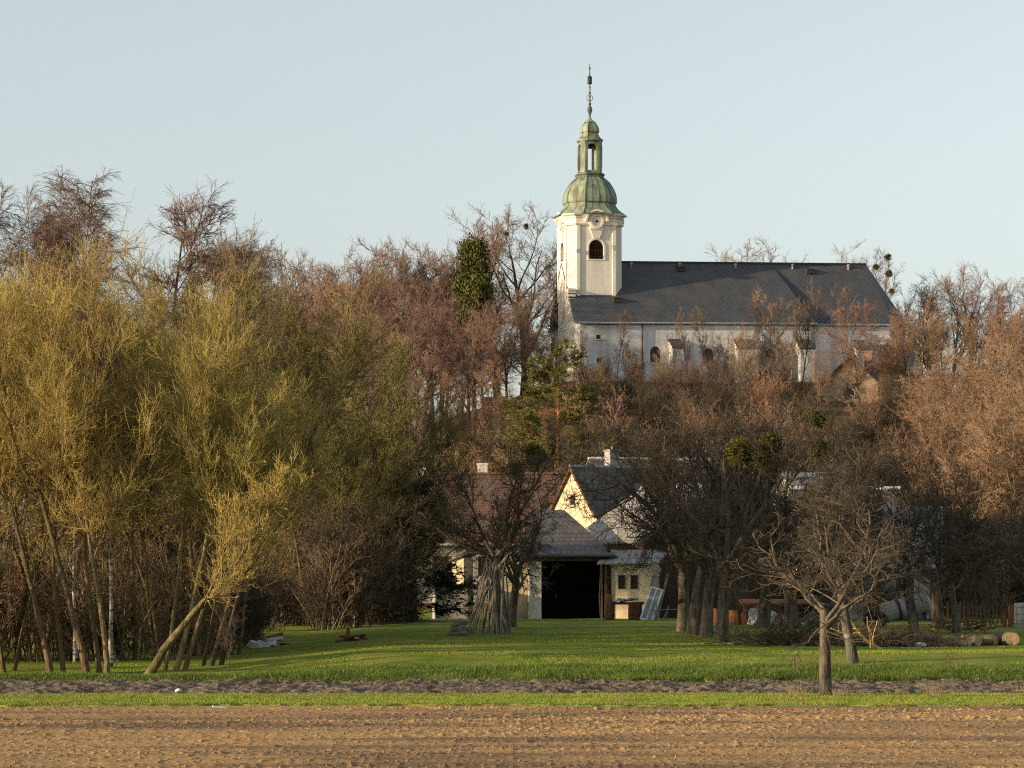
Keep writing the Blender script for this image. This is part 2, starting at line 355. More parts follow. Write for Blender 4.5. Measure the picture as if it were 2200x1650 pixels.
# entablature and cornice that swings up over the oculus
def cornice(half,c,z0,z1): return [(x,y,z) for z in () for x,y in ()]
b=MB()
def ringat(h,c,z): return [(x,y,z) for x,y in tplan(h,c)]
za=cz(490)
b.loft([ringat(TW+.00,.78,za-.12),ringat(TW+.16,.80,za-.04),ringat(TW+.20,.8,za+.10),ringat(TW+.06,.78,za+.14),ringat(TW+.06,.78,ztop-.42),
        ringat(TW+.18,.8,ztop-.34),ringat(TW+.20,.8,ztop-.22),ringat(TW+.42,.86,ztop-.08),ringat(TW+.44,.86,ztop+.04),ringat(TW+.30,.86,ztop+.06)])
for rz in (0,math.pi/2,math.pi,-math.pi/2):
    b.at(rz=rz); oz=cz(483); nn=16
    for (r0,r1,y) in ((.70,1.12,-TW-.24),(1.00,1.18,-TW-.46)):
        vs=[];fs=[]
        for i in range(nn+1):
            a=math.pi*i/nn
            for r_,yy in ((r0,y),(r1,y),(r1,-TW+.2),(r0,-TW+.2)): vs.append((r_*math.cos(a),yy,oz-.02+r_*math.sin(a)))
        for i in range(nn):
            for e in range(4): fs.append((i*4+e,(i+1)*4+e,(i+1)*4+(e+1)%4,i*4+(e+1)%4))
        fs += [(0,1,2,3),(nn*4+3,nn*4+2,nn*4+1,nn*4)]
        b.add(vs,fs)
    b.add([(1.0*math.cos(math.pi*i/nn),-TW-.2,oz+1.0*math.sin(math.pi*i/nn)) for i in range(nn+1)],[tuple(range(nn+1))])
    # lower roundel base under the disc
    b.prism([(-.86,oz-.1),(-.62,oz-.66),(-.3,oz-.86),(.3,oz-.86),(.62,oz-.66),(.86,oz-.1)],-TW-.2,-TW+.02)
b.at(); b.build('cornice',M['plaster'],tower)
# copper dome: octagonal bell, lip, flared skirt
prof=[(467.5,150),(466,146),(461,133),(455,118),(449,108),(443,103),(439.5,102),(439,108),(437,109),(436,107),(430,107.5),(424,106.5),(417,103),(410,97.5),(403,90.5),(396,82),(390,72),(386,63),(383,56)]
def dplan(wpx,row,cfrac=.29):
    h=wpx/2/KC; return ringat(h,h*2*cfrac,cz(row))
b=MB(); b.loft([dplan(w,r) for r,w in prof]); dome=b.build('dome',M['copper'],tower)
s=MB()                                                      # standing seams on the ridges and faces
def seam(fn,rad=.045):
    for idx in range(8):
        pts=[Vector(dplan(w,r)[idx]) for r,w in fn]; s.tube([p*1.0 for p in pts],rad,5)
    for side in range(8):
        nsm=2 if side%2==0 else 1
        for q in range(nsm):
            t=(q+1)/(nsm+1); pts=[Vector(dplan(w,r)[side]).lerp(Vector(dplan(w,r)[(side+1)%8]),t) for r,w in fn]; s.tube(pts,rad*.6,4)
seam(prof); s.build('seams',M['copper_dark'],dome)
# lantern
def q8(w,row): return dplan(w,row,.26)
b=MB(); b.loft([q8(58,384),q8(56,380),q8(60,377),q8(60,375.5),q8(48,372)]); b.build('lantern_base',M['copper_dark'],dome)
hw=46/2/KC; zb,zt=cz(372),cz(304); lan=MB()
for sx in (-1,1):
    for sy in (-1,1):
        ox,oy=sx*hw,sy*hw; o=.40
        pl=[(ox-sx*.62,oy),(ox-sx*.30,oy),(ox,oy-sy*.30),(ox,oy-sy*.62),(ox-sx*.22,oy-sy*.62),(ox-sx*.62,oy-sy*.22)]
        if sx*sy<0: pl=pl[::-1]
        lan.slab(pl,zb-.1,zt+.02)
for rz in (0,math.pi/2,math.pi,-math.pi/2):                    # arched heads between the piers
    lan.at(rz=rz); g=hw-.6; arch=[(g,zt-.75)]+[(g*math.cos(math.pi*i/8),zt-.75+g*.9*math.sin(math.pi*i/8)) for i in range(1,8)]+[(-g,zt-.75),(-g,zt+.02),(g,zt+.02)]
    lan.prism(arch,-hw+.02,-hw+.22)
    lan.box(-g-.04,g+.04,-hw+.05,-hw+.12,zb+.0,zb+.18)
lan.at(); lant=lan.build('lantern',M['copper'],tower)
p=MB()
for rz in (0,math.pi/2,math.pi,-math.pi/2):
    for sgn in (-1,1):
        p.at(rz=rz); p.box(*sorted((sgn*(hw-.58),sgn*(hw-.34))),-hw-.05,-hw+.02,zb+.5,zt-.5)
p.at(); p.build('pier_panels',M['copper'],lant)
bl=MB(); bl.lathe([(.05,zt-.2),(.13,zt-.26),(.17,zt-.45),(.25,zt-.66),(.27,zt-.7)],12); bl.tube([(-.8,0,zt-.2),(.8,0,zt-.2)],.06); bl.build('bell',M['iron'],lant)
b=MB()
pr2=[(306,48),(304.5,53),(301,53),(299,45),(295,38),(290,33.5),(286,32),(285.5,37),(283,37.5),(280,36.5),(275,34.5),(271,31),(267,26),(264.5,20),(264,23.5),(262.5,22.5),(260,15),(256,8),(252,5.5),(249,5)]
b.loft([dplan(w,r,.27) for r,w in pr2]); cap=b.build('lantern_roof',M['copper'],tower)
s=MB()
for idx in range(8): s.tube([Vector(dplan(w,r,.27)[idx]) for r,w in pr2[3:16]],.03,4)
s.build('seams',M['copper_dark'],cap)
b=MB(); R=lambda w: w/2/KC
b.lathe([(R(w),cz(r)) for r,w in [(249,4.5),(246,5.5),(242,8),(238,11),(234.5,12),(233,9),(231,9.5),(229,6),(226,4.5),(224,7),(222.5,7),(221,4),(214,3.6),(209,3.6),(207.5,5.5),(206,3.6),(203,3.6),(201,6),(199,6),(197,3.4),(190,3.2),(187,5),(185,3),(181,3)]],10)
fin=b.build('finial',M['copper_dark'],tower,smooth=False)
b=MB()
for sg in (-1,1):                                              # C shaped iron scrolls
    b.tube([(sg*(.16+.14*math.cos(a)) ,0,cz(211)+.26*math.sin(a)) for a in [math.radians(t) for t in range(-140,141,28)]],.028,5)
b.build('scroll',M['iron'],fin)
b=MB(); b.lathe([(R(6),cz(181)),(R(11),cz(179.5)),(R(10),cz(178)),(R(10),cz(168)),(R(11.5),cz(166.5)),(R(6),cz(164)),(R(2.4),cz(161)),(R(2),cz(150)),(R(4.2),cz(147)),(R(2),cz(144)),(R(1),cz(137))],8); b.build('vane',M['iron'],fin)

# ---- nave and chancel
EZ=cz(702); RZ=cz(562); VR=.5; VE=-5.35; VC=-4.45; U0=-2.72
un,u1,u2,u3=cu(1750,VE),cu(1860,VR),cu(1915,VC),cu(1952,VR-2.4)
b=MB(); gab=[(VE+.35,-3),(VE+.35,EZ-.15),(VR,RZ-.35),(2*VR-VE-.35,EZ-.15),(2*VR-VE-.35,-3)]
b.add([(U0+.02,v,z) for v,z in gab]+[(U0+.5,v,z) for v,z in gab],[(0,1,2,3,4),(9,8,7,6,5)]+[(i,i+5,(i+1)%5+5,(i+1)%5) for i in range(5)])
b.box(U0+.5,un-.3,VE+.35,2*VR-VE-.35,-3,EZ)
b.box(un-.32,u2,VC+.3,2*VR-VC-.3,-3,EZ)
b.slab([(u2,VC+.3),(u3-.3,VR-2.2),(u3-.3,VR+2.2),(u2,2*VR-VC-.3)],-3,EZ)
nave=b.build('nave',M['plaster_shaded'],church)
r=MB(); th=.22
def rf(pts): r.sheet(pts,th)
rf([(U0-.1,VE,EZ),(un+.2,VE,EZ),(cu(1655,VR),VR,RZ),(U0-.1,VR,RZ)])
rf([(U0-.1,2*VR-VE,EZ),(U0-.1,VR,RZ),(cu(1655,VR),VR,RZ),(un+.2,2*VR-VE,EZ)])
rf([(un+.2,VE,EZ),(un+.2,2*VR-VE,EZ),(cu(1655,VR),VR,RZ)])
RZ2=RZ-.012
ua=cu(1645)
rf([(ua,VC,EZ),(u2+.3,VC,EZ),(u1,VR,RZ2),(ua,VR,RZ2)])
rf([(ua,2*VR-VC,EZ),(ua,VR,RZ2),(u1,VR,RZ2),(u2+.3,2*VR-VC,EZ)])
rf([(u2+.3,VC,EZ),(u3,VR-2.4,EZ),(u1,VR,RZ2)]); rf([(u3,VR-2.4,EZ),(u3,VR+2.4,EZ),(u1,VR,RZ2)]); rf([(u3,VR+2.4,EZ),(u2+.3,2*VR-VC,EZ),(u1,VR,RZ2)])
roof=r.build('roof',M['slate'],church)
g=MB(); g.tube([(U0-.1,VE-.06,EZ-.12),(un+.2,VE-.06,EZ-.12)],.11,6); g.tube([(un+.25,VC-.06,EZ-.12),(u2+.3,VC-.06,EZ-.12)],.11,6); g.build('gutter',M['metal'],roof)
g=MB(); g.box(U0-.1,u1,VR-.14,VR+.14,RZ-.06,RZ+.10); g.build('ridge_cap',M['iron'],roof)
# small roof hatches and vent cowls
for px,row in ((1476,580),(1754,583),(1320,655)):
    z=cz(row); v=VE+(z-EZ)/((RZ-EZ)/(VR-VE)) if px<1640 else VC+(z-EZ)/((RZ-EZ)/(VR-VC))
    h=MB(); u=cu(px); h.box(u-.36,u+.36,v-.32,v+.5,z-.12,z+.34); h.sheet([(u-.42,v-.42,z+.32),(u+.42,v-.42,z+.32),(u+.42,v+.5,z+.46),(u-.42,v+.5,z+.46)],.05); h.build('roof_hatch',M['iron'],roof)
for px in (1354,1458,1578,1700,1820):
    z=cz(571); v=VR-(RZ-z)*.9-.05; h=MB(); h.lathe([(.10,z-.2),(.10,z+.18),(.20,z+.2),(.18,z+.28),(.03,z+.36)],8); 
    h.v=[(a+cu(px,VR),bb+v,cc) for a,bb,cc in h.v]; h.build('vent_cowl',M['metal'],roof)
g=MB(); g.tube([(cu(1366),VE+.22,EZ-.1),(cu(1366),VE+.24,EZ-4.6)],.09,6); g.build('downpipe',M['louvre'],nave)
# west shoulder cornice beside the tower
g=MB(); 
for k,(rr,zz) in enumerate(((.55,cz(628)),(.42,cz(633)),(.28,cz(640)),(.16,cz(648)))): g.box(U0-.28+.02*k,U0+.5,-TW-.2-rr*.9,-TW+.05,zz-.22,zz)
g.build('shoulder_cornice',M['plaster'],nave)
def navewin(px,r0,r1,w,arch,v,mat_=None,kind='window'):
    u=cu(px,v); z0,z1=cz(r1),cz(r0); poly=archpoly(w,z0,z1,8) if arch else [(-w/2,z0),(w/2,z0),(w/2,z1),(-w/2,z1)]
    cc=MB(); cc.at(x=u,y=v); cc.prism(poly,-.6,.28); cut(nave,cc.build('cutter',M['plaster'],church))
    g_=MB(); g_.at(x=u,y=v); g_.prism(poly,.20,.26); 
    wn_=g_.build(kind,M['glass'],nave)
    fr=MB(); fr.at(x=u,y=v); fr.box(-.03,.03,.14,.195,z0,z1); 
    for k in range(1,4): fr.box(-w/2,w/2,.145,.19,z0+(z1-z0)*k/4-.02,z0+(z1-z0)*k/4+.02)
    fr.build('glazing_bars',M['iron'],wn_)
    sl_=MB(); sl_.at(x=u,y=v); sl_.box(-w/2-.1,w/2+.1,-.10,.12,z0-.12,z0-.003); sl_.build('sill',M['plaster_shaded'],wn_)
VW=VE+.35; VW2=VC+.3
for a in ((1408,753,788,1.05,True,VW),(1521,757,790,1.1,True,VW),(1655,757,790,1.1,True,VW),(1286,729,738,.5,False,VW),(1287,778,787,.5,False,VW),(1908,742,790,1.0,True,VW2)): navewin(*a)
# buttresses with sloping slate caps
for px,wd,v in ((1455,1.1,VW),(1603,1.9,VW),(1732,1.5,VW),(1850,1.3,VW2)):
    u=cu(px,v-1); z1=cz(737); z0=cz(757); d=1.5
    g=MB(); g.add([(u-wd/2,v+.02,-3),(u+wd/2,v+.02,-3),(u+wd/2,v-d,-3),(u-wd/2,v-d,-3),(u-wd/2,v+.02,z1-.1),(u+wd/2,v+.02,z1-.1),(u+wd/2,v-d,z0-.1),(u-wd/2,v-d,z0-.1)],
          [(0,1,2,3),(4,5,6,7),(0,1,5,4),(1,2,6,5),(2,3,7,6),(3,0,4,7)]); bt=g.build('buttress',M['plaster_shaded'],nave)
    c_=MB(); c_.sheet([(u-wd/2-.1,v-d-.14,z0-.06),(u+wd/2+.1,v-d-.14,z0-.06),(u+wd/2+.1,v-.01,z1),(u-wd/2-.1,v-.01,z1)],.09); c_.build('slate_cap',M['slate'],bt)
g=MB(); g.add([(u3-.6,VR-2.0,-3),(u3-.6,VR-1.0,-3),(u3+1.6,VR-1.0,-3),(u3+1.6,VR-2.0,-3),(u3-.6,VR-2.0,cz(735)),(u3-.6,VR-1.0,cz(735)),(u3+1.6,VR-1.0,cz(775)),(u3+1.6,VR-2.0,cz(775))],
   [(0,1,2,3),(4,5,6,7),(0,1,5,4),(1,2,6,5),(2,3,7,6),(3,0,4,7)]); bt=g.build('buttress',M['plaster_shaded'],nave)
c_=MB(); c_.sheet([(u3+1.75,VR-2.1,cz(777)),(u3+1.75,VR-.9,cz(777)),(u3-.5,VR-.9,cz(734)),(u3-.5,VR-2.1,cz(734))],.1); c_.build('slate_cap',M['slate'],bt)

for o in [roof,nave]+list(roof.children)+list(nave.children)+[c for w_ in nave.children for c in w_.children]:      # the old roof line climbs slightly to the east
    for vv in o.data.vertices:
        if vv.co.z>-1: vv.co.z += .014*max(vv.co.x+2.7,0)

# loose clods and pebbles lying on the ploughed soil
rng=np.random.default_rng(404); n=6500; cx_=rng.uniform(-13.4,13.4,n); cy_=43+27.2*rng.random(n); keep=vnoise(cx_*.25,cy_*.6,62)+.35*rng.random(n)>.45; cx_,cy_=cx_[keep],cy_[keep]; n=len(cx_)
zz_=field_h(cx_,cy_); sz_=.010+.028*rng.random(n)**3.5
o8=np.array([[1,0,0],[0,1,0],[-1,0,0],[0,-1,0],[0,0,.8],[0,0,-.6]],float)
Vc=np.stack([cx_,cy_,zz_+.006],-1)[:,None,:]+o8[None]*sz_[:,None,None]*rng.uniform(.55,1.35,(n,6,1)); fc=np.array([[0,1,4],[1,2,4],[2,3,4],[3,0,4],[1,0,5],[2,1,5],[3,2,5],[0,3,5]])
M['clod']=mat('dry_clods',(.16,.11,.065),(.30,.21,.12),scale=2.2,rough=.95)
tag(link('soil_clods',new_mesh('soil_clods',Vc.reshape(-1,3),None,(np.arange(n)[:,None,None]*6+fc[None]).reshape(-1,3),[M['clod']])),'loose dry clods and pebbles lying on the ploughed field','clods',kind='stuff')
# ---------------------------------------------------------------- trees
def nrm(a): return a/np.maximum(np.linalg.norm(a,axis=-1,keepdims=True),1e-9)
def tubes(P,R,k):
    """P (N,S,3) centre lines, R (N,S) radii -> verts, quads"""
    N,S,_=P.shape
    T=np.empty_like(P); T[:,1:-1]=P[:,2:]-P[:,:-2] if S>2 else T[:,1:-1]; T[:,0]=P[:,1]-P[:,0]; T[:,-1]=P[:,-1]-P[:,-2]; T=nrm(T)
    ref=np.where(np.abs(T[:,:1,2:3])>.92,np.array([[[1.,0,0]]]),np.array([[[0,0,1.]]])); ref=np.broadcast_to(ref,T.shape)
    u=nrm(np.cross(T,ref)); w=np.cross(T,u)
    a=np.arange(k)*2*math.pi/k
    V=P[:,:,None,:]+R[:,:,None,None]*(np.cos(a)[None,None,:,None]*u[:,:,None,:]+np.sin(a)[None,None,:,None]*w[:,:,None,:])
    base=(np.arange(N)[:,None,None]*S+np.arange(S-1)[None,:,None])*k
    i=np.arange(k)[None,None,:]; j=(i+1)%k
    Q=np.stack([base+i,base+j,base+k+j,base+k+i],-1).reshape(-1,4)
    return V.reshape(-1,3),Q
class Acc:
    def __init__(s): s.V=[];s.Q=[];s.T=[];s.qm=[];s.tm=[];s.n=0
    def quads(s,V,Q,m=0): s.V.append(V); s.Q.append(Q+s.n); s.qm.append(np.full(len(Q),m)); s.n+=len(V)
    def tris(s,V,T,m=0): s.V.append(V); s.T.append(T+s.n); s.tm.append(np.full(len(T),m)); s.n+=len(V)
    def mesh(s,name,mats,smooth=True):
        c=lambda l,d: np.concatenate(l) if l else d
        return new_mesh(name,np.concatenate(s.V),c(s.Q,None),c(s.T,None),mats,smooth,c(s.qm,None),c(s.tm,None))

def walk(rng,p,d,L,r,S,wob,trop,tip):
    """grow N branches from p along d: returns P (N,S+1,3), R"""
    N=len(p); P=np.empty((N,S+1,3)); P[:,0]=p; cur=p.copy(); dd=d.copy()
    for s in range(S):
        dd=nrm(dd+rng.normal(0,wob,(N,3))+np.array([0,0,trop])); cur=cur+dd*(L/S)[:,None]; P[:,s+1]=cur
    t=np.linspace(0,1,S+1)[None,:]; R=r[:,None]*(1-(1-tip)*t**.9)
    return P,R
def branch(rng,P,R,PL,n,t0,t1,ang,asd,ln,lsd,lt,rr,rmax,S,wob,trop,tip=.3,rel=True,tpow=1.0):
    N,S1,_=P.shape
    t=t0+(t1-t0)*((np.arange(n)[None,:]+rng.random((N,n)))/n)**tpow
    f=t*(S1-1); i=np.clip(np.floor(f).astype(int),0,S1-2); u=(f-i)[...,None]; ar=np.arange(N)[:,None]
    p=P[ar,i]*(1-u)+P[ar,i+1]*u; tan=nrm(P[ar,i+1]-P[ar,i]); r0=R[ar,i]*(1-u[...,0])+R[ar,i+1]*u[...,0]
    q=rng.normal(size=p.shape); q=nrm(q-tan*np.sum(q*tan,-1,keepdims=True))
    a=np.radians(rng.normal(ang,asd,t.shape))[...,None]
    d=np.cos(a)*tan+np.sin(a)*q
    L=(PL[:,None]*ln if rel else ln)*(1-lt*t)*np.clip(rng.normal(1,lsd,t.shape),.35,1.7)
    r=np.minimum(np.minimum(r0*rr,rmax),.02*L+.004)if rel=='thin' else np.minimum(r0*rr,rmax)
    p,d,L,r=p.reshape(-1,3),d.reshape(-1,3),L.ravel(),r.ravel()
    P2,R2=walk(rng,p,d,L,r,S,wob,trop,tip); return P2,R2,L
def diamonds(rng,P,n,w,l,t0=.2,up=.0):
    """small leaf or bud quads scattered along branches"""
    N,S1,_=P.shape; t=t0+(1-t0)*rng.random((N,n)); f=t*(S1-1); i=np.clip(np.floor(f).astype(int),0,S1-2); u=(f-i)[...,None]; ar=np.arange(N)[:,None]
    p=(P[ar,i]*(1-u)+P[ar,i+1]*u).reshape(-1,3); tan=nrm((P[ar,i+1]-P[ar,i])).reshape(-1,3)
    d=nrm(tan+rng.normal(0,.6,p.shape)+np.array([0,0,up])); s=nrm(np.cross(d,rng.normal(size=p.shape)))
    k=(.6+.8*rng.random(len(p)))[:,None]
    V=np.stack([p,p+d*l*k*.5+s*w*k,p+d*l*k,p+d*l*k*.5-s*w*k],1).reshape(-1,3)
    return V,np.arange(len(V)).reshape(-1,4)

def woodmat(name,c1,c2,**k): return mat(name,c1,c2,scale=k.get('scale',2.5),stretch=(3,3,.6),rough=.9,bump=k.get('bump',1.0),bscale=6,contrast=(.42,.58),objrand=k.get('rnd',.18),spec=.12,c3=k.get('c3'),s3=1.3)
def twigmat(name,c1,c2,rnd=.22): return mat(name,c1,c2,scale=.9,rough=.85,objrand=rnd,detail=2,spec=.15)
M['bark_willow']=woodmat('willow_bark',(.10,.072,.036),(.21,.15,.075),c3=(.085,.085,.035),rnd=.35)
M['bark_birch']=mat('birch_bark',(.05,.042,.035),(.44,.40,.35),scale=1.8,stretch=(1.2,1.2,3),rough=.85,contrast=(.42,.54),c3=(.16,.125,.09),s3=.7,spec=.2)
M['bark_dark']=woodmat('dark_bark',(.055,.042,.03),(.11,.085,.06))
M['bark_grey']=woodmat('grey_bark',(.10,.085,.065),(.20,.165,.12),c3=(.13,.13,.07))
M['bark_apple']=woodmat('apple_bark',(.055,.045,.034),(.13,.105,.075),c3=(.12,.12,.08))
M['bark_pine']=woodmat('pine_bark',(.22,.095,.04),(.38,.18,.08))
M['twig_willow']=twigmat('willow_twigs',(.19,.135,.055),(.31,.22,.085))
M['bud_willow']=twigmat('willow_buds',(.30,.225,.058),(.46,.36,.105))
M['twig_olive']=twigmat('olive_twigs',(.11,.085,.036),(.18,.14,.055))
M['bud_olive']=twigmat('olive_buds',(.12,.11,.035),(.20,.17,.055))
M['twig_red']=twigmat('reddish_twigs',(.175,.113,.082),(.30,.197,.142))
M['twig_birch']=twigmat('birch_twigs',(.155,.10,.085),(.245,.17,.135))
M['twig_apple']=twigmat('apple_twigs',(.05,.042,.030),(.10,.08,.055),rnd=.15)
M['twig_brown']=twigmat('brown_twigs',(.185,.115,.070),(.31,.195,.118))
M['needle_pine']=twigmat('pine_needles',(.10,.105,.028),(.19,.19,.055))
M['needle_dark']=twigmat('spruce_needles',(.012,.024,.010),(.025,.045,.015))
M['limb_dark']=twigmat('dark_limbs',(.05,.038,.028),(.10,.075,.055))
M['limb_grey']=twigmat('grey_limbs',(.10,.075,.052),(.19,.145,.10))
M['ivy']=twigmat('ivy_leaves',(.045,.058,.016),(.12,.115,.03))
M['mistletoe']=twigmat('mistletoe_leaves',(.055,.06,.012),(.11,.10,.022))

PROTO={}
def register(kind,parts,h,w):
    """parts: list of (part name, mesh)"""
    PROTO[kind]=(parts,h,w)
def bounds(ac):
    V=np.concatenate(ac.V); return V
def trunkpath(rng,base,d,L,r,S,wob,trop,tip=.35):
    return walk(rng,np.array([base],float),nrm(np.array([d],float)),np.array([L]),np.array([r]),S,wob,trop,tip)
def finish(kind,tr,cr,bark,twigs,names=('trunk','crown'),tsm=True):
    V=bounds(cr); h=np.percentile(V[:,2],99.7); w=np.percentile(V[:,0],98)-np.percentile(V[:,0],2)
    register(kind,[(names[0],tr.mesh(kind+'_'+names[0],[M[bark]],True)),(names[1],cr.mesh(kind+'_'+names[1],[M[t] for t in twigs],True))],h,w)

def flare(R,P,k=.5,z=.5):
    return R*(1+.6*k*np.exp(-np.maximum(P[:,:,2]-P[:,:1,2],0)/z))

def make_willow(kind,seed,stems,twig='twig_willow',bud='bud_willow',nb=1,dens=1.0,bw=.011):
    rng=np.random.default_rng(seed); tr=Acc(); cr=Acc(); dens*=.95
    for (bx,by,dx,dy,L,r,trop) in stems:
        P,R=trunkpath(rng,(bx,by,-.25),(dx,dy,1),L,r,14,.065,trop,.22); R=flare(R,P,.35,.5)
        tr.quads(*tubes(P,R,9))
        P1,R1,L1=branch(rng,P,R,np.array([L]),11,.40,.98,36,10,.42,.22,.45,.62,.07,9,.10,.085,.3)
        tr.quads(*tubes(P1,R1,5))
        P2,R2,L2=branch(rng,P1,R1,L1,int(9*dens),.10,1,44,13,.46,.28,.3,.6,.024,6,.12,.09,.35)
        cr.quads(*tubes(P2,R2,4))
        P3,R3,L3=branch(rng,P2,R2,L2,int(8*dens),.08,1,44,14,.62,.3,.25,.6,.011,4,.10,.12,.45); R3=np.maximum(R3,.0062)
        cr.quads(*tubes(P3,R3,3))
        P4,R4,L4=branch(rng,P3,R3,L3,6,.1,1,30,12,.55,.35,.2,.8,.007,2,.08,.13,.6); R4=np.maximum(R4,.0052)
        cr.quads(*tubes(P4,R4,3),1)
        if nb: cr.quads(*diamonds(rng,P4,nb,bw*.7,.05,.15,.9),1)
        # whips straight off the stem top
    finish(kind,tr,cr,'bark_willow',[twig,bud])

def make_tree(kind,seed,H,r,fork,lim,bark,twig,dens=1.0,tr_trop=.02,l1=None,l2=None,l3=None,l4=None,twr=.011,wob=.05,lean=(0,0),k1=8,bud=None):
    """general broadleaf: one trunk, limbs, branches, twigs, fine twigs"""
    rng=np.random.default_rng(seed); tr=Acc(); cr=Acc()
    P,R=trunkpath(rng,(0,0,-.3),(lean[0],lean[1],1),H,r,12,wob,tr_trop,.15); R=flare(R,P,.45,.45)
    tr.quads(*tubes(P,R,k1))
    P1,R1,L1=branch(rng,P,R,np.array([H]),lim,fork,.98,*l1); R1=np.maximum(R1,.02); tr.quads(*tubes(P1,R1,6))
    P2,R2,L2=branch(rng,P1,R1,L1,*l2); R2=np.maximum(R2,.014); cr.quads(*tubes(P2,R2,4),2 if bud else 1)
    P3,R3,L3=branch(rng,P2,R2,L2,*l3); R3=np.maximum(R3,twr*.9); cr.quads(*tubes(P3,R3,3))
    P4,R4,L4=branch(rng,P3,R3,L3,*l4); R4=np.maximum(R4,twr*.62); cr.quads(*tubes(P4,R4,3))
    if bud: cr.quads(*diamonds(rng,P4,bud[1],bud[2],bud[3],.1),1)
    finish(kind,tr,cr,bark,[twig]+([bud[0]] if bud else [])+['limb_dark' if bark=='bark_dark' else 'limb_grey'])

# willows of the grove: two leaning stems, straight single, strongly leaning, clumps
make_willow('willow_a',1,[(0,0,-.20,.02,10.5,.115,.02),(.35,.2,-.08,.05,10,.085,.03)])
make_willow('willow_b',2,[(0,0,.02,0,11.5,.13,.015)],dens=1.25)
make_willow('willow_c',3,[(0,0,.62,-.05,6.0,.135,.012)],dens=1.0)
make_willow('willow_d',4,[(0,0,.25,.05,10,.09,.03),(.3,.3,.1,-.05,10.5,.085,.03),(-.3,.2,-.12,.1,9.5,.075,.03)],dens=.85)
make_willow('willow_g',7,[(0,0,.32,.05,10,.11,.03),(.35,.3,.42,-.05,9.5,.09,.03),(-.3,.2,.2,.1,9.5,.075,.03)],dens=.85)
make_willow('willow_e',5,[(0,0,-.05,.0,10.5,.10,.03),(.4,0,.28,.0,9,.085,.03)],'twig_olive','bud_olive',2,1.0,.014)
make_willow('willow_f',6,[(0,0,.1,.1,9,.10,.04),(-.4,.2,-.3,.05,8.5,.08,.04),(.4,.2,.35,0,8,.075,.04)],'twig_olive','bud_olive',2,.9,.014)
# tall hill trees: ang,asd,ln,lsd,lt,rr,rmax,S,wob,trop,tip
for i,sd in enumerate((11,12,13)):
    make_tree('lime_'+'abc'[i],sd,11.0,.24,.25,15+2*i,'bark_dark','twig_red',
      l1=(44,11,.62,.16,.30,.55,.11,10,.085,.06,.2),
      l2=(9,.2,1,42,12,.38,.25,.30,.55,.045,7,.11,.04,.3),
      l3=(7,.12,1,40,12,.48,.28,.25,.55,.022,4,.12,.03,.45),
      l4=(7,.1,1,38,13,.6,.3,.2,.75,.014,2,.11,.01,.6),twr=.014)
# open-crowned old limes beside the tower
for i,sd in enumerate((21,22)):
    make_tree('oldlime_'+'ab'[i],sd,12.0,.34,.30,13,'bark_dark','twig_red',
      l1=(34,10,.62,.18,.50,.62,.21,11,.085,.085,.2),
      l2=(8,.28,1,40,12,.40,.25,.30,.52,.07,7,.11,.05,.3),
      l3=(7,.15,1,38,12,.44,.28,.25,.55,.028,4,.12,.03,.4),
      l4=(6,.1,1,36,12,.55,.3,.2,.7,.013,2,.11,.02,.5),twr=.0125)
# slender trees with ascending branches in front of the nave
for i,sd in enumerate((31,32)):
    make_tree('youngtree_'+'ab'[i],sd,8.5,.095,.22,15,'bark_grey','twig_brown',
      l1=(32,8,.36,.2,.50,.5,.045,7,.05,.10,.25),
      l2=(6,.2,1,36,10,.42,.25,.3,.55,.020,5,.09,.08,.4),
      l3=(5,.12,1,36,11,.50,.25,.25,.65,.014,3,.09,.06,.5),
      l4=(3,.1,1,34,10,.55,.3,.2,.8,.011,2,.07,.05,.6),twr=.013)
# brown bushy hillside trees
for i,sd in enumerate((41,42)):
    make_tree('hilltree_'+'ab'[i],sd,7.6,.13,.12,18,'bark_grey','twig_brown',
      l1=(42,10,.62,.18,.35,.5,.07,9,.08,.07,.25),
      l2=(9,.15,1,40,12,.40,.25,.3,.55,.028,6,.10,.05,.35),
      l3=(7,.1,1,40,12,.48,.28,.25,.65,.016,4,.11,.03,.45),
      l4=(5,.1,1,38,12,.55,.3,.2,.8,.012,2,.1,.02,.6),twr=.0125)
# birches with hanging twigs
for i,sd in enumerate((51,52)):
    make_tree('birch_'+'ab'[i],sd,19,.20,.28,26,'bark_birch','twig_birch',wob=.03,
      l1=(38,8,.27,.2,.55,.42,.06,7,.06,.10,.2),
      l2=(11,.12,1,42,12,.46,.25,.3,.55,.018,5,.08,-.02,.35),
      l3=(10,.1,1,36,12,.55,.28,.2,.6,.012,4,.08,-.12,.4),
      l4=(6,.1,1,30,10,.6,.3,.2,.75,.01,3,.07,-.18,.5),twr=.008)
make_tree('alder_a',55,17,.22,.3,28,'bark_dark','twig_birch',wob=.04,
      l1=(50,9,.25,.2,.5,.45,.055,7,.07,.06,.2),
      l2=(12,.12,1,44,12,.46,.25,.35,.5,.018,5,.1,.03,.35),
      l3=(9,.1,1,38,12,.48,.28,.2,.6,.012,3,.1,.03,.4),
      l4=(8,.1,1,36,10,.55,.3,.2,.75,.010,2,.1,.01,.6),twr=.0095)
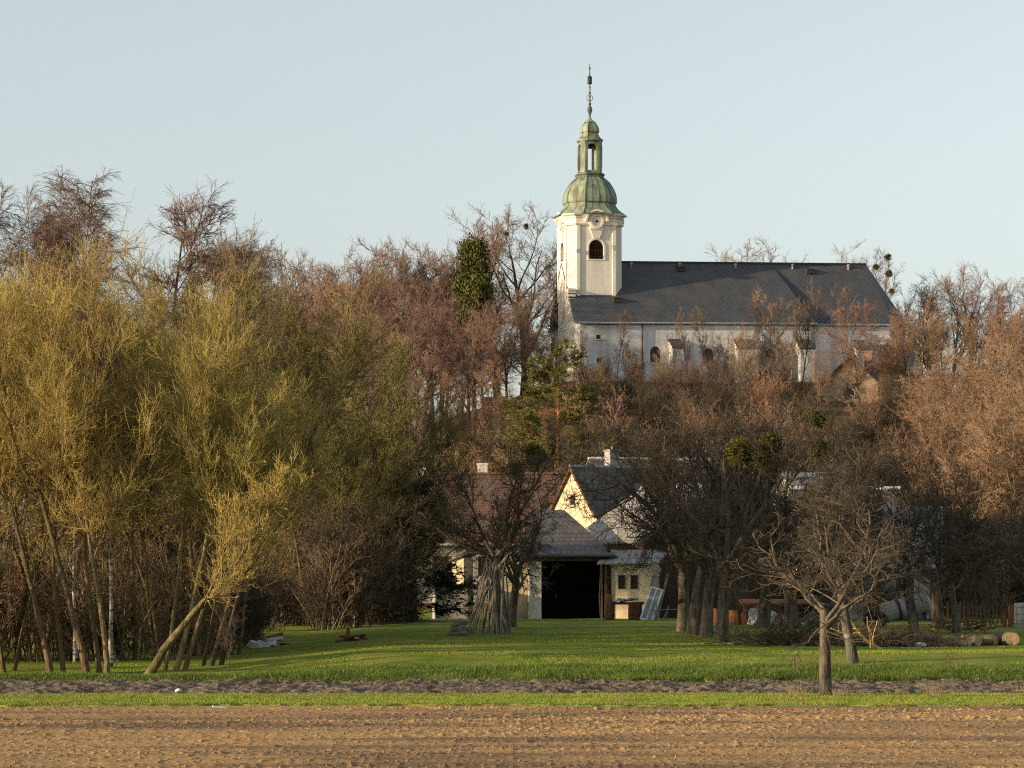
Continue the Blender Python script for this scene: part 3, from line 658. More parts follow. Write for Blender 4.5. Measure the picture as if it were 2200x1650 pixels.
# gnarled orchard trees
def make_apple(kind,seed,th,r,lims,ll,spread,bark='bark_apple',twig='twig_apple',n=(9,9,7),lean=(0,0),droop=-.01,twr=.0085,twob=.035):
    rng=np.random.default_rng(seed); tr=Acc(); cr=Acc()
    P,R=trunkpath(rng,(0,0,-.2),(lean[0],lean[1],1),th,r,8,twob,.02,.74); R=flare(R,P,.4,.25); tr.quads(*tubes(P,R,11))
    top=P[:,-1]; N=lims
    az=np.arange(N)*2*math.pi/N+rng.normal(0,.35,N); el=np.radians(rng.normal(spread,12,N)); 
    d=np.stack([np.cos(az)*np.sin(el),np.sin(az)*np.sin(el),np.cos(el)],-1)
    p=np.repeat(top,N,0)-np.array([0,0,1])*rng.random((N,1))*th*.22-np.array([0,0,.05])
    L1=ll*np.clip(rng.normal(1,.18,N),.6,1.4); P1,R1=walk(rng,p,d,L1,np.full(N,r*.45),10,.17,.035,.25); tr.quads(*tubes(P1,R1,7))
    P2,R2,L2=branch(rng,P1,R1,L1,n[0],.18,1,46,14,.46,.28,.35,.58,.045,7,.17,.03,.3); cr.quads(*tubes(P2,R2,5),1)
    P3,R3,L3=branch(rng,P2,R2,L2,n[1],.1,1,48,15,.46,.3,.3,.55,.018,5,.16,.02+droop,.35); R3=np.maximum(R3,twr*1.1); cr.quads(*tubes(P3,R3,4))
    P4,R4,L4=branch(rng,P3,R3,L3,n[2],.08,1,46,15,.55,.35,.2,.65,.009,3,.13,.05+droop,.45); R4=np.maximum(R4,twr*.8); cr.quads(*tubes(P4,R4,3))
    P5,R5,L5=branch(rng,P4,R4,L4,2,.1,1,42,15,.5,.3,.2,.8,.006,2,.1,.04,.5); R5=np.maximum(R5,twr*.6); cr.quads(*tubes(P5,R5,3))
    finish(kind,tr,cr,bark,[twig,'limb_grey' if kind=='apple_a' else 'limb_dark'])
make_apple('apple_a',66,3.1,.125,6,3.2,36,n=(7,6,3),lean=(-.015,.0),twob=.012)
make_apple('apple_b',62,2.9,.26,9,4.5,52,n=(8,7,5))
make_apple('apple_c',63,3.0,.21,7,3.8,44,lean=(.05,0),n=(9,7,6))
make_apple('apple_d',64,2.3,.20,7,3.3,42,lean=(-.06,.0),n=(8,7,5))
make_apple('sapling_a',65,1.1,.03,6,1.5,24,n=(6,4,2),twr=.005)
# shrubs: many thin stems from one root
def make_shrub(kind,seed,ns,H,twig,n=(8,7,4),spread=22,r=.022,twr=.006,bark=None):
    rng=np.random.default_rng(seed); tr=Acc(); cr=Acc()
    az=rng.random(ns)*2*math.pi; el=np.radians(np.abs(rng.normal(0,spread,ns))); d=np.stack([np.cos(az)*np.sin(el),np.sin(az)*np.sin(el),np.cos(el)],-1)
    p=np.stack([rng.normal(0,.35,ns),rng.normal(0,.35,ns),np.full(ns,-.2)],-1); L=H*np.clip(rng.normal(.85,.2,ns),.4,1.25)
    P,R=walk(rng,p,d,L,np.full(ns,r),7,.07,.03,.3); tr.quads(*tubes(P,R,4))
    P2,R2,L2=branch(rng,P,R,L,n[0],.15,1,36,12,.36,.3,.3,.6,.012,4,.10,.08,.4); R2=np.maximum(R2,twr); cr.quads(*tubes(P2,R2,3))
    P3,R3,L3=branch(rng,P2,R2,L2,n[1],.1,1,36,12,.5,.3,.25,.65,.009,3,.1,.07,.45); R3=np.maximum(R3,twr*.85); cr.quads(*tubes(P3,R3,3))
    P4,R4,L4=branch(rng,P3,R3,L3,n[2],.1,1,34,12,.5,.3,.2,.75,.008,2,.1,.05,.5); R4=np.maximum(R4,twr*.75); cr.quads(*tubes(P4,R4,3))
    finish(kind,tr,cr,bark or 'bark_grey',[twig],names=('stems','twigs'))
make_shrub('thicket_a',71,20,3.4,'twig_brown',n=(7,5,3),twr=.0125)
make_shrub('thicket_b',72,18,4.0,'twig_red',n=(7,5,3),twr=.0125)
make_shrub('brush_a',73,22,3.6,'twig_olive',twr=.006,spread=18)
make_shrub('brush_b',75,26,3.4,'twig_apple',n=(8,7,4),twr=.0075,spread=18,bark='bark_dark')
make_shrub('brush_c',76,13,3.8,'twig_brown',n=(6,4,3),twr=.0075,spread=16,r=.03)
make_shrub('brush_d',77,9,4.2,'twig_olive',n=(6,5,3),twr=.0075,spread=20,r=.035)
make_shrub('bankplant_a',74,9,.8,'twig_apple',n=(4,2,2),spread=12,r=.009,twr=.0035)
# pine
def make_pine(kind,seed,H,needle,dark=False):
    rng=np.random.default_rng(seed); tr=Acc(); cr=Acc()
    P,R=trunkpath(rng,(0,0,-.3),(.01,0,1),H,.24 if not dark else .26,16,.02,.02,.12); tr.quads(*tubes(P,R,9))
    nb=64 if dark else 60
    P1,R1,L1=branch(rng,P,R,np.array([H]),nb,.04 if dark else .28,.985,80 if dark else 78,10,.30 if dark else .29,.18,.80 if dark else .62,.4,.04,6,.07,-.03 if dark else .06,.3); tr.quads(*tubes(P1,R1,4))
    P2,R2,L2=branch(rng,P1,R1,L1,12 if dark else 9,.3,1,42,12,.36,.25,.3,.6,.015,3,.1,-.06 if dark else .06,.4); cr.quads(*tubes(P2,R2,3),0)
    P3,R3,L3=branch(rng,P2,R2,L2,5,.2,1,36,12,.5,.25,.2,.7,.01,2,.1,0 if dark else .1,.4); 
    cr.quads(*diamonds(rng,P2,12,.022,.20,.1,.15),1); cr.quads(*diamonds(rng,P3,30 if not dark else 26,.014,.15 if not dark else .11,.05,.2),1)
    finish(kind,tr,cr,'bark_dark' if dark else 'bark_pine',['twig_apple',needle])
make_pine('pine_a',81,15,'needle_pine')
make_pine('spruce_a',82,9,'needle_dark',True)
# ivy-smothered stem
rng=np.random.default_rng(85); tr=Acc(); cr=Acc()
P,R=trunkpath(rng,(0,0,-.3),(0,0,1),13.5,.3,12,.03,.02,.4); tr.quads(*tubes(P,R,8))
P1,R1,L1=branch(rng,P,R,np.array([13.5]),26,.30,.97,70,14,.13,.25,.0,.35,.06,5,.12,.08,.3); tr.quads(*tubes(P1,R1,4))
cc=[]
for k in range(120):
    z=rng.uniform(10.1,13.9); rad=np.interp(z,[10.1,10.6,11.5,12.8,13.9],[1.0,2.1,1.45,1.2,.75]); a=rng.uniform(0,2*math.pi); q=rad*math.sqrt(rng.uniform(.25,1)); cc.append((q*math.cos(a)*(1.0)+.25*math.sin(z*1.3),q*math.sin(a),z))
for k in range(26): cc.append((rng.normal(1.6,.9),rng.normal(0,.8),rng.uniform(9.6,10.9)))
for k in range(16): cc.append((rng.normal(-.6,1.0),rng.normal(0,.8),rng.uniform(8.6,9.9)))
cc=np.array(cc); n=120
pts=(cc[:,None,:]+rng.normal(0,1,(len(cc),n,3))*rng.uniform(.18,.5,(len(cc),1,1))*np.array([1,1,.8])).reshape(-1,3)
d=nrm(rng.normal(size=pts.shape)+np.array([0,0,-.4])); s=nrm(np.cross(d,rng.normal(size=pts.shape))); k=(.7+.7*rng.random(len(pts)))[:,None]
V=np.stack([pts,pts+d*.09*k+s*.07*k,pts+d*.18*k,pts+d*.09*k-s*.07*k],1).reshape(-1,3); cr.quads(V,np.arange(len(V)).reshape(-1,4))
finish('ivytree',tr,cr,'bark_dark',['ivy'],names=('trunk','ivy'))
# mistletoe ball
def ballmesh(seed):
    rng=np.random.default_rng(seed); cr=Acc()
    d=nrm(rng.normal(size=(70,3))); P,R=walk(rng,np.zeros((70,3)),d,np.full(70,.42),np.full(70,.010),4,.15,0,.5); cr.quads(*tubes(P,R,3))
    P2,R2,L2=branch(rng,P,R,np.full(70,.42),7,.3,1,40,12,.45,.25,.2,.7,.007,2,.1,0,.5); cr.quads(*tubes(P2,R2,3)); cr.quads(*diamonds(rng,P2,9,.018,.065,.1))
    return cr.mesh('mistletoe_ball',[M['mistletoe']],True)
BALL=[ballmesh(91),ballmesh(92)]

# ---- placing
RND=random.Random(5)
WORD={'willow':'willow_tree','lime':'bare_tree','oldlime':'lime_tree','youngtree':'young_tree','hilltree':'bare_tree','birch':'birch_tree','alder':'alder_tree',
      'apple':'fruit_tree','sapling':'sapling','thicket':'bare_shrub','brush':'bare_shrub','bankplant':'dry_plant','pine':'pine_tree','spruce':'spruce_tree','ivytree':'ivy_tree'}
CAT={'bare_shrub':'shrub','dry_plant':'plant'}
def tree(kind,px,Y,top,label,group=None,wpx=None,rz=None,ws=1.0,base=None,mirror=False,z=None):
    """one tree whose foot stands at image column px, Y metres out, its top near image row `top`"""
    parts,h,w=PROTO[kind]; x=(px-1100)/F*Y; zb=gz(x,Y) if z is None else z
    sz=(CAMZ+(HZ-top)/F*Y-zb)/h; sx=sz*ws if wpx is None else wpx/ppm(Y)/w
    nm=WORD[kind.split('_')[0]]
    if rz is None: rz=RND.uniform(0,6.283)
    o=thing(nm,label,CAT.get(nm,'tree'),(x,Y,zb),rz,group); o.scale=(-sx if mirror else sx,sx,sz)
    for pn,me in parts: link(pn,me,o)
    return o
def mistletoe(px,row,Y,size,label,group='mistletoe balls in the bare crowns'):
    p=W(px,row,Y); o=link('mistletoe',BALL[RND.randrange(2)]); o.location=p; o.rotation_euler=(0,0,RND.uniform(0,6)); s=size/ppm(Y)/.9; o.scale=(s,s,s*.95); tag(o,label,'mistletoe',group); return o
# ---------------------------------------------------------------- the grove of willows on the left
G='willows of the grove at the left edge'
FRONT=[('willow_a',112,90.4,640,0.0,'yellow-twigged willow with two pale stems leaning left, at the far left of the grove front'),
 ('willow_a',190,90.6,560,.15,'tall yellow-twigged willow whose slim lit stem bends left from the grassy bank'),
 ('willow_b',229,90.2,690,0,'willow with one thick straight lit trunk at the front of the grove'),
 ('willow_c',300,90.0,985,0,'short willow with a thick trunk leaning hard right and a lit spray of twigs'),
 ('willow_g',372,92.0,700,.2,'many-stemmed willow with dark trunks fanning right beside the leaning trunk'),
 ('willow_g',448,94,760,-.1,'dark willow leaning right at the right end of the grove front')]
for k,px,Y,top,rz,lab in FRONT: tree(k,px,Y,top-(18 if top<900 else 0),lab,G,rz=rz)
MID=[('willow_b',40,99,600),('willow_d',75,101,548),('willow_b',150,100,528),('willow_a',262,99,545),('willow_d',330,103,600),('willow_b',420,104,625),('willow_b',478,101,700),('willow_d',500,105,742),('willow_a',-30,95,640),('willow_d',10,92,830)]
for k,px,Y,top in MID: tree(k,px,Y,top-26,'yellow-olive willow behind the front trunks of the grove, its crown in the sun',G)
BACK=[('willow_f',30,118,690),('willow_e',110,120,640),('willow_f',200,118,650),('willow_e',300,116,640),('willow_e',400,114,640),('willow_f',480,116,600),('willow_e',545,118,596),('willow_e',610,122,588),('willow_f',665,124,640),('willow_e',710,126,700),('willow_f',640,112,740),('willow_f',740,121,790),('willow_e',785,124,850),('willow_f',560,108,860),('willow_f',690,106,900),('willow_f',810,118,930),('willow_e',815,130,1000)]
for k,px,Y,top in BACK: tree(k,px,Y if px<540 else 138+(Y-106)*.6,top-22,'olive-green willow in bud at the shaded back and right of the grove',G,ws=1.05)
for px,Y,top in ((-90,96,600),(-170,100,560),(-260,104,600),(-120,112,600),(-330,98,620),(-230,118,620)): tree('willow_d',px,Y,top,'willow of the grove standing outside the left edge of the picture',G)
US=[]
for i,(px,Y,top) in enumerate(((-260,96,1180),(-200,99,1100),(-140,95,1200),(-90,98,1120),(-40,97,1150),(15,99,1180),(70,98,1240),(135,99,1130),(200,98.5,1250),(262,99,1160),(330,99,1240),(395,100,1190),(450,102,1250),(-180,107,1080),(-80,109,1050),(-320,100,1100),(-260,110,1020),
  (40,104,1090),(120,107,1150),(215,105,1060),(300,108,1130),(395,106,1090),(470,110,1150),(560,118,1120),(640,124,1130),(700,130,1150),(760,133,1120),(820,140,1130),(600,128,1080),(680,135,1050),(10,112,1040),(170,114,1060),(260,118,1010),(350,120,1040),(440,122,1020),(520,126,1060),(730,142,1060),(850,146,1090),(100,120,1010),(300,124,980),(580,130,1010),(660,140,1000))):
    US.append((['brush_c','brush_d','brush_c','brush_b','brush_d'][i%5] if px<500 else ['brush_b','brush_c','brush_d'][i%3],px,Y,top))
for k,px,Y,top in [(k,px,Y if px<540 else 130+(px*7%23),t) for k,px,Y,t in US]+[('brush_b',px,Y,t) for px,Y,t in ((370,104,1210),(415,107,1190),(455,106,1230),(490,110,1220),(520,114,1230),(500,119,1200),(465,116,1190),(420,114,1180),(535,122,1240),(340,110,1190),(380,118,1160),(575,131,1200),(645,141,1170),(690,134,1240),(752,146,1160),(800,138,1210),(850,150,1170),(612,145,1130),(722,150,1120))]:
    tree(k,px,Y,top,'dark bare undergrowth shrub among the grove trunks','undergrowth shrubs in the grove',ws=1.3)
tree('birch_a',238,93,640,'birch with peeling white bark just left of the thick straight willow trunk','birches of the grove',ws=.7)
tree('birch_b',162,97,700,'slim white-barked birch behind the left willow stems','birches of the grove',ws=.7)
tree('birch_a',10,150,392,'tall hazy birch cut by the left edge of the picture','tall trees above the grove',rz=1,ws=1.15)
tree('birch_b',92,152,412,'tall slender birch with a pale upright stem left of the tallest birch','tall trees above the grove',ws=.8)
tree('birch_b',145,148,374,'tallest birch with drooping purplish twigs rising over the willows','tall trees above the grove',rz=2.2,ws=1.3)
tree('birch_a',205,150,440,'smaller drooping birch between the tallest birch and the dark alder','tall trees above the grove')
tree('alder_a',278,146,432,'dark alder with a rounded spiky crown over the willows','tall trees above the grove',rz=.4,ws=1.1)
for px,top in ((345,515),(405,535),(440,540)): tree('alder_a',px,150,top,'low dark alder top showing just above the willow crowns','tall trees above the grove')
tree('birch_a',498,140,525,'pointed pale birch at the right shoulder of the willow grove','tall trees above the grove',ws=.8)
tree('sapling_a',490,88.0,1270,'small grey sapling standing alone on the bank before the grove','saplings',ws=.8)
tree('apple_c',-190,89,1080,'dark fruit tree outside the left edge whose bare boughs reach into the picture',None,rz=.2,ws=1.5)
# ---------------------------------------------------------------- hillside wood left of the church
def many(lst,label,group,kinds=None,**k):
    for e in lst: tree(e[0],e[1],e[2],e[3],label,group,**k)
many([('lime_a',590,292,585),('lime_b',628,286,572),('lime_c',672,288,556),('lime_a',718,284,545),('lime_b',765,286,530),('lime_c',905,287,530),('lime_a',948,284,540),('lime_c',985,294,530),('lime_b',870,290,540),('lime_b',560,296,600),('lime_c',520,298,600)],
 'reddish-brown bare tree on the skyline of the wood left of the church','skyline trees of the hill wood',ws=1.15)
many([('oldlime_a',822,283,512),('oldlime_b',880,285,516)],'open-crowned tree standing a little above the skyline of the hill wood','open-crowned trees of the hill wood',ws=.7)
tree('oldlime_b',1070,293,446,'tall old lime with dark open boughs, left of the two next to the church tower','old limes beside the tower',rz=.6,wpx=165)
tree('oldlime_a',1138,296,440,'tall old lime with dark open boughs almost touching the church tower','old limes beside the tower',rz=2.2,wpx=175)
tree('oldlime_b',1178,300,520,'lower old lime half behind the church tower','old limes beside the tower',rz=4)
many([('lime_a',610,262,690),('lime_c',690,258,660),('lime_b',760,262,650),('lime_a',830,256,655),('lime_b',905,258,640),('lime_c',960,262,640),('lime_a',1040,262,640),('lime_b',1090,266,640),('lime_c',1140,268,690),('lime_a',1165,262,740),('lime_b',1190,270,760),('lime_b',1010,250,650),('lime_a',870,248,700),('lime_c',790,245,720),('lime_b',660,272,600),('lime_a',735,274,585),('lime_c',800,274,575),('lime_b',860,272,590),('lime_a',930,272,590),('lime_c',990,272,590),('lime_b',580,270,650),('lime_a',1120,276,610)],
 'reddish-brown bare tree in the middle rows of the hill wood','middle trees of the hill wood',ws=1.05)
many([('hilltree_a',640,225,800),('hilltree_b',720,228,790),('hilltree_a',800,232,800),('hilltree_b',850,236,780),('hilltree_a',940,232,770),('hilltree_b',985,238,800),('hilltree_a',1050,240,770),('hilltree_b',1085,232,850),('hilltree_b',900,215,880),('hilltree_a',760,212,860)],
 'brown bushy bare tree on the lower slope left of the church','lower trees of the hill wood',ws=.8)
tree('birch_b',912,195,850,'thin pale birch stem rising above the satellite dish','birches on the slope',ws=.5)
tree('ivytree',1020,252,513,'bare tree smothered in dark green ivy standing above the hill wood',None,wpx=86)
tree('pine_a',1192,205,735,'scots pine with orange trunk below the church tower',None,rz=.5,ws=1.35)
tree('spruce_a',888,150,1035,'dark green spruce left of the red-brown farmhouse roof',None,ws=1.5)
tree('spruce_a',842,146,1090,'smaller dark spruce deep in shade at the edge of the grove',None,ws=1.1)
# ---------------------------------------------------------------- behind and around the church
tree('oldlime_a',1640,322,512,'rounded bare crown showing above the middle of the slate roof',None,ws=1.15)
tree('oldlime_b',1828,322,526,'bare crown showing above the right end of the slate roof',None,ws=.9)
tree('oldlime_a',1898,312,534,'bare tree hung with mistletoe right behind the end of the church roof',None,rz=1.2,ws=.8)
many([('lime_b',1975,300,600),('oldlime_b',2045,298,568),('oldlime_a',2095,300,570),('lime_a',2140,296,592),('lime_b',2190,298,585),('oldlime_a',2225,296,580),('oldlime_b',2000,306,590)],
 'bare tree on the skyline to the right of the church','skyline trees right of the church')
many([('hilltree_a',1945,268,660),('hilltree_b',1990,262,640),('lime_c',2030,266,660),('hilltree_a',2085,258,665),('lime_a',2130,262,660),('hilltree_b',2175,256,650),('hilltree_b',1915,258,720),('hilltree_a',2210,262,640)],
 'brown bare tree on the slope to the right of the church','slope trees right of the church',ws=.9)
many([('hilltree_b',1990,225,770),('hilltree_a',2050,215,760),('hilltree_b',2105,210,745),('hilltree_a',2160,205,720),('hilltree_b',2210,200,715),('hilltree_a',2020,200,840),('hilltree_b',2180,190,820),('hilltree_a',2110,188,860),('hilltree_a',2230,185,760)],
 'light brown fine-twigged bushy tree at the right edge of the slope','bushy trees at the right edge',ws=.95)
YL=[('youngtree_a',1325,268,668,'slender young tree before the left end of the nave'),('youngtree_b',1480,270,660,'slender young tree between the first two nave windows'),
    ('youngtree_a',1525,271,655,'slender young tree before the second nave window'),('hilltree_b',1660,262,622,'bushy brown tree before the middle of the nave, reaching over the eaves'),
    ('youngtree_b',1722,264,600,'tall narrow brown tree before the nave, its tip high on the slate roof'),('youngtree_a',1700,266,640,'thin tree just left of the tall narrow one before the nave'),
    ('hilltree_a',1845,256,622,'large bushy brown tree before the chancel and the little yellow house'),('youngtree_b',1600,268,690,'slender young tree before the wide buttress of the nave'),
    ('youngtree_a',1905,262,680,'thin young tree at the chancel end of the church'),('youngtree_b',1245,272,690,'thin tree at the foot of the west front'),('youngtree_a',1285,262,760,'thin pale tree low before the left end of the nave')]
YL+=[(k,px,Y,top,'bare warm-brown tree veiling the nave wall from the slope') for k,px,Y,top in (('hilltree_a',1360,264,735),('hilltree_b',1425,262,745),('youngtree_b',1455,268,705),('hilltree_a',1560,260,720),('hilltree_b',1600,256,700),('hilltree_a',1690,258,720),('hilltree_b',1765,254,745),('hilltree_b',1890,260,720),('hilltree_b',1935,262,690),('hilltree_a',1290,258,780),('hilltree_b',1500,256,765))]
for k,px,Y,top,lab in YL: tree(k,px,Y,top,lab,'trees in front of the church',ws=.85)
# ---------------------------------------------------------------- thickets on the slope
rs=random.Random(9); n=0
for Y,n_,top in ((275,18,768),(262,17,782),(255,15,800),(250,15,815),(238,15,845),(226,14,880),(214,13,915),(202,12,950),(190,11,985)):
    for i in range(n_):
        px=1225+(2230-1225)*(i+rs.uniform(.1,.9))/n_
        if 1740<px<1905 and Y>240: continue
        k=rs.choice(['thicket_a','thicket_b','thicket_a','brush_b'] if Y>215 else ['thicket_b','brush_b','brush_b'])
        tree(k,px,Y,top+rs.uniform(-18,25),'reddish-brown bare shrub in the thicket on the slope below the church','shrubs of the thicket below the church',ws=1.35)
for Y,n_,top in ((246,9,880),(228,9,905),(208,8,950),(192,7,985)):
    for i in range(n_):
        px=830+(1190-830)*(i+rs.uniform(.1,.9))/n_
        tree(rs.choice(['thicket_b','brush_a','thicket_a']),px,Y,top+rs.uniform(-15,20),'brown bare shrub on the slope behind the red-brown farmhouse roof','shrubs behind the farmhouse',ws=1.2)
# ---------------------------------------------------------------- the orchard
O='old fruit trees of the orchard'
tree('apple_a',1774,75.2,1045,'nearest fruit tree with a straight grey trunk on the grass verge by the field',O,rz=.3,wpx=310)
ft=tree('apple_c',1834,89.6,985,'leaning fruit tree with a pale pruning scar behind the nearest one',O,rz=2.4,ws=1.0)
tree('apple_b',1552,105,840,'large fruit tree with a bent orange-lit trunk right of the open barn',O,rz=.5,wpx=400)
tree('apple_b',1490,113,775,'large dark fruit tree with a forked trunk, second left of the bent orange-lit one',O,rz=1.9,wpx=440)
tree('apple_d',1516,110,900,'fruit tree with a short thick dark trunk beside the bent orange-lit one',O,rz=2.6)
tree('apple_c',1466,119,905,'fruit tree nearest the leaning white frame, its trunk in shade',O,rz=4,ws=1.05)
tree('apple_b',1965,114,960,'fruit tree with a lit forked trunk before the grey tank',O,rz=5.2,ws=.9)
tree('apple_d',2018,122,985,'dark fruit tree right of the forked one before the tank',O,rz=1.0,ws=1.25)
tree('apple_c',2056,116,1050,'smaller dark fruit tree among the logs on the right',O,rz=3.2,ws=1.1)
tree('apple_b',2215,112,1010,'fruit tree at the right edge with low boughs over the white fence',O,rz=2.2,ws=.9)
tree('apple_c',1066,116,925,'fruit tree growing out of the bundle of bean poles',O,rz=.9,wpx=310)
tree('apple_d',1098,128,1030,'dark fruit tree just right of the bean poles, before the white pillar',O,rz=2.9,wpx=200)
tree('apple_b',1700,128,860,'large dark fruit tree carrying the highest mistletoe, behind the brushwood pile',O,rz=3.6,wpx=430)
tree('apple_d',1640,130,1000,'shaded fruit tree behind the scrap heap',O,rz=4.4,ws=1.4)
tree('apple_c',1760,132,1000,'shaded fruit tree behind the brushwood pile',O,rz=5.5,ws=1.4)
for px,Y,top,l in ((2074,104,1200,'thin young fruit tree left of the two beside the logs'),(2118,108,1215,'thin young fruit tree right of the two beside the logs')): tree('sapling_a',px,Y,top,l,'saplings')
for px,Y,top,l in ((2050,88.4,1378,'clump of dry upright stalks on the bank right of the fruit trunks'),(2140,88.6,1392,'spreading dry weed on the bank near the right edge'),(920,88.5,1418,'short dry stalk on the bank below the bean poles'),(1555,88.3,1410,'small dry weed on the bank below the large fruit trees')):
    tree('bankplant_a',px,Y,top,l,'dry plants on the bank')
ML=[(1590,972,104.5,62,'big yellow-green mistletoe ball in the large fruit tree'),(1655,955,105,50,'dark mistletoe ball just right of the biggest one'),(1635,990,104,40,'small mistletoe ball below the dark one'),
 (1750,898,130,48,'mistletoe ball highest in the orchard crowns'),(1757,965,130,44,'mistletoe ball below the highest one'),(1145,980,127,52,'orange-green mistletoe ball over the bean poles'),(1108,1012,127,36,'small mistletoe ball left of the one over the bean poles')]
for a in ML: mistletoe(*a)
for px,row,sz in ((1908,553,15),(1910,588,16),(1882,574,13),(1916,626,12),(1130,487,13),(1088,503,10)): mistletoe(px,row,311 if px>1500 else 284,sz,'small dark mistletoe ball in a bare crown against the sky beside the church','mistletoe against the sky')

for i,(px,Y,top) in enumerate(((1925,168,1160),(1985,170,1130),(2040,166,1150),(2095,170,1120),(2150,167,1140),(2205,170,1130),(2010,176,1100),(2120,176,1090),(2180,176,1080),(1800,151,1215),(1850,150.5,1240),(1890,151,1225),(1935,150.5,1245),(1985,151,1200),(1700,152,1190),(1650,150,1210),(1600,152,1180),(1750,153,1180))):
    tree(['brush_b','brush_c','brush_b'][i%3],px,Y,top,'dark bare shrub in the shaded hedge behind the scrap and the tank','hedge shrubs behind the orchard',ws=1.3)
# ---------------------------------------------------------------- farm
M['tile_red']=roofmat('red_brown_tiles',(.13,.065,.045),(.18,.095,.065),(.055,.032,.025),.22,.26,kz=1.5,rough=.85,patch=(.11,.08,.06))
M['tile_dark']=roofmat('dark_concrete_tiles',(.07,.062,.060),(.12,.105,.10),(.025,.022,.022),.33,.36,kz=1.4,rough=.75,patch=(.10,.09,.085),bump=.8)
M['sheet_grey']=roofmat('grey_sheet_roof',(.25,.24,.225),(.32,.305,.285),(.14,.135,.13),.9,1.8,kz=1.6,rough=.55,patch=(.22,.18,.145),bump=.7)
M['sheet_blue']=roofmat('pale_blue_grey_sheet',(.25,.275,.31),(.31,.335,.37),(.16,.175,.20),.8,1.9,kz=1.6,rough=.5,patch=(.21,.215,.225),bump=.7)
M['cream']=mat('cream_plaster',(.52,.42,.26),(.66,.56,.37),scale=1.6,rough=.92,stretch=(1,1,.4),bump=.3,c3=(.42,.35,.24))
M['whitewash']=mat('whitewash',(.46,.44,.40),(.68,.66,.60),scale=2.2,rough=.92,stretch=(1,1,.5),bump=.4,c3=(.38,.34,.28))
M['white_shaded']=mat('shaded_whitewash',(.30,.30,.30),(.46,.455,.44),scale=1.5,rough=.92,stretch=(1,1,.4),bump=.4,c3=(.24,.225,.2))  # whitewash darkened so the barn wall's shade sits in its colour
M['concrete']=mat('grey_concrete',(.24,.225,.21),(.34,.325,.30),scale=1.7,rough=.95,bump=.3)
M['timber']=mat('dark_timber',(.035,.024,.016),(.08,.055,.035),scale=2.5,stretch=(6,6,.5),rough=.9,bump=.4)
M['timber_grey']=mat('weathered_timber',(.13,.115,.095),(.24,.21,.175),scale=3,stretch=(5,5,.5),rough=.9,bump=.4,objrand=.25)
M['timber_red']=mat('reddish_timber',(.12,.055,.026),(.22,.10,.05),scale=2.5,stretch=(4,4,.6),rough=.85,bump=.3)
M['cutwood']=mat('cut_wood',(.32,.21,.11),(.48,.34,.19),scale=6,rough=.9)
M['palewood']=mat('bare_pale_wood',(.55,.32,.13),(.72,.46,.21),scale=4,stretch=(2,2,1),rough=.8)
M['white']=mat('white_paint',(.66,.67,.69),(.78,.79,.80),scale=5,rough=.5)
M['rust']=mat('rust',(.085,.034,.018),(.16,.065,.032),scale=4,rough=.9,bump=.3)
M['tankgrey']=mat('tank_grey',(.22,.235,.25),(.34,.355,.36),scale=2,rough=.5,c3=(.20,.15,.10))
M['rubber']=mat('tyre_rubber',(.015,.015,.015),(.03,.03,.03),scale=8,rough=.85)
M['interior']=mat('dark_boards',(.012,.010,.008),(.03,.024,.018),scale=3,stretch=(5,5,.5),rough=.95)  # near-black boards for the back and side walls of the open shed

def windowpart(root,x,y,z0,z1,w,face='y',fm=None):
    """frame proud of the wall plus dark pane; face y: wall looks to -y, face x: to -x"""
    a=MB(); p=MB()
    if face=='x': a.at(x=x,y=y,rz=-math.pi/2); p.at(x=x,y=y,rz=-math.pi/2)
    else: a.at(x=x,y=y); p.at(x=x,y=y)
    t=.06
    a.box(-w/2-t,-w/2,-.05,.02,z0-t,z1+t).box(w/2,w/2+t,-.05,.02,z0-t,z1+t).box(-w/2,w/2,-.05,.02,z0-t,z0).box(-w/2,w/2,-.05,.02,z1,z1+t).box(-.02,.02,-.04,.0,z0,z1)
    p.box(-w/2+.001,w/2-.001,-.012,.01,z0+.001,z1-.001)
    win=a.build('window',fm or M['timber'],root); p.build('pane',M['glass'],win); return win
def house(name,label,px,Y,rz,L,Wd,ez,rz_w,wall,roof,cat='house',over=.35,ridge=None,gable=None):
    x=(px-1100)/F*Y; g=gz(x,Y); o=thing(name,label,cat,(x,Y,g),rz)
    e,r=ez-g,rz_w-g; sl=(r-e)/(Wd/2)
    b=MB(); b.at(rz=math.pi/2); b.prism([(-Wd/2,-.6),(Wd/2,-.6),(Wd/2,e),(0,r-.06),(-Wd/2,e)],-L/2,L/2); w_=b.build('wall',wall,o)
    q=MB(); h=Wd/2+over; ze=e-sl*over+.12; r2=r+.12
    q.sheet([(-L/2-over,-h,ze),(L/2+over,-h,ze),(L/2+over,0,r2),(-L/2-over,0,r2)],.12); q.sheet([(L/2+over,h,ze),(-L/2-over,h,ze),(-L/2-over,.0,r2),(L/2+over,.0,r2)],.12)
    rf_=q.build('roof',roof,o)
    if ridge:
        t=MB(); n=max(4,int((L+2*over)/.4))
        for k in range(n):
            x0=-L/2-over+k*(L+2*over)/n; t.tube([(x0,0,r2+.0),(x0+(L+2*over)/n*1.04,0,r2+.03)],.13,6)
        t.build('ridge_tiles',ridge,rf_)
    return o,w_,rf_,e,r
def zr(row,Y): return CAMZ+(HZ-row)/F*Y
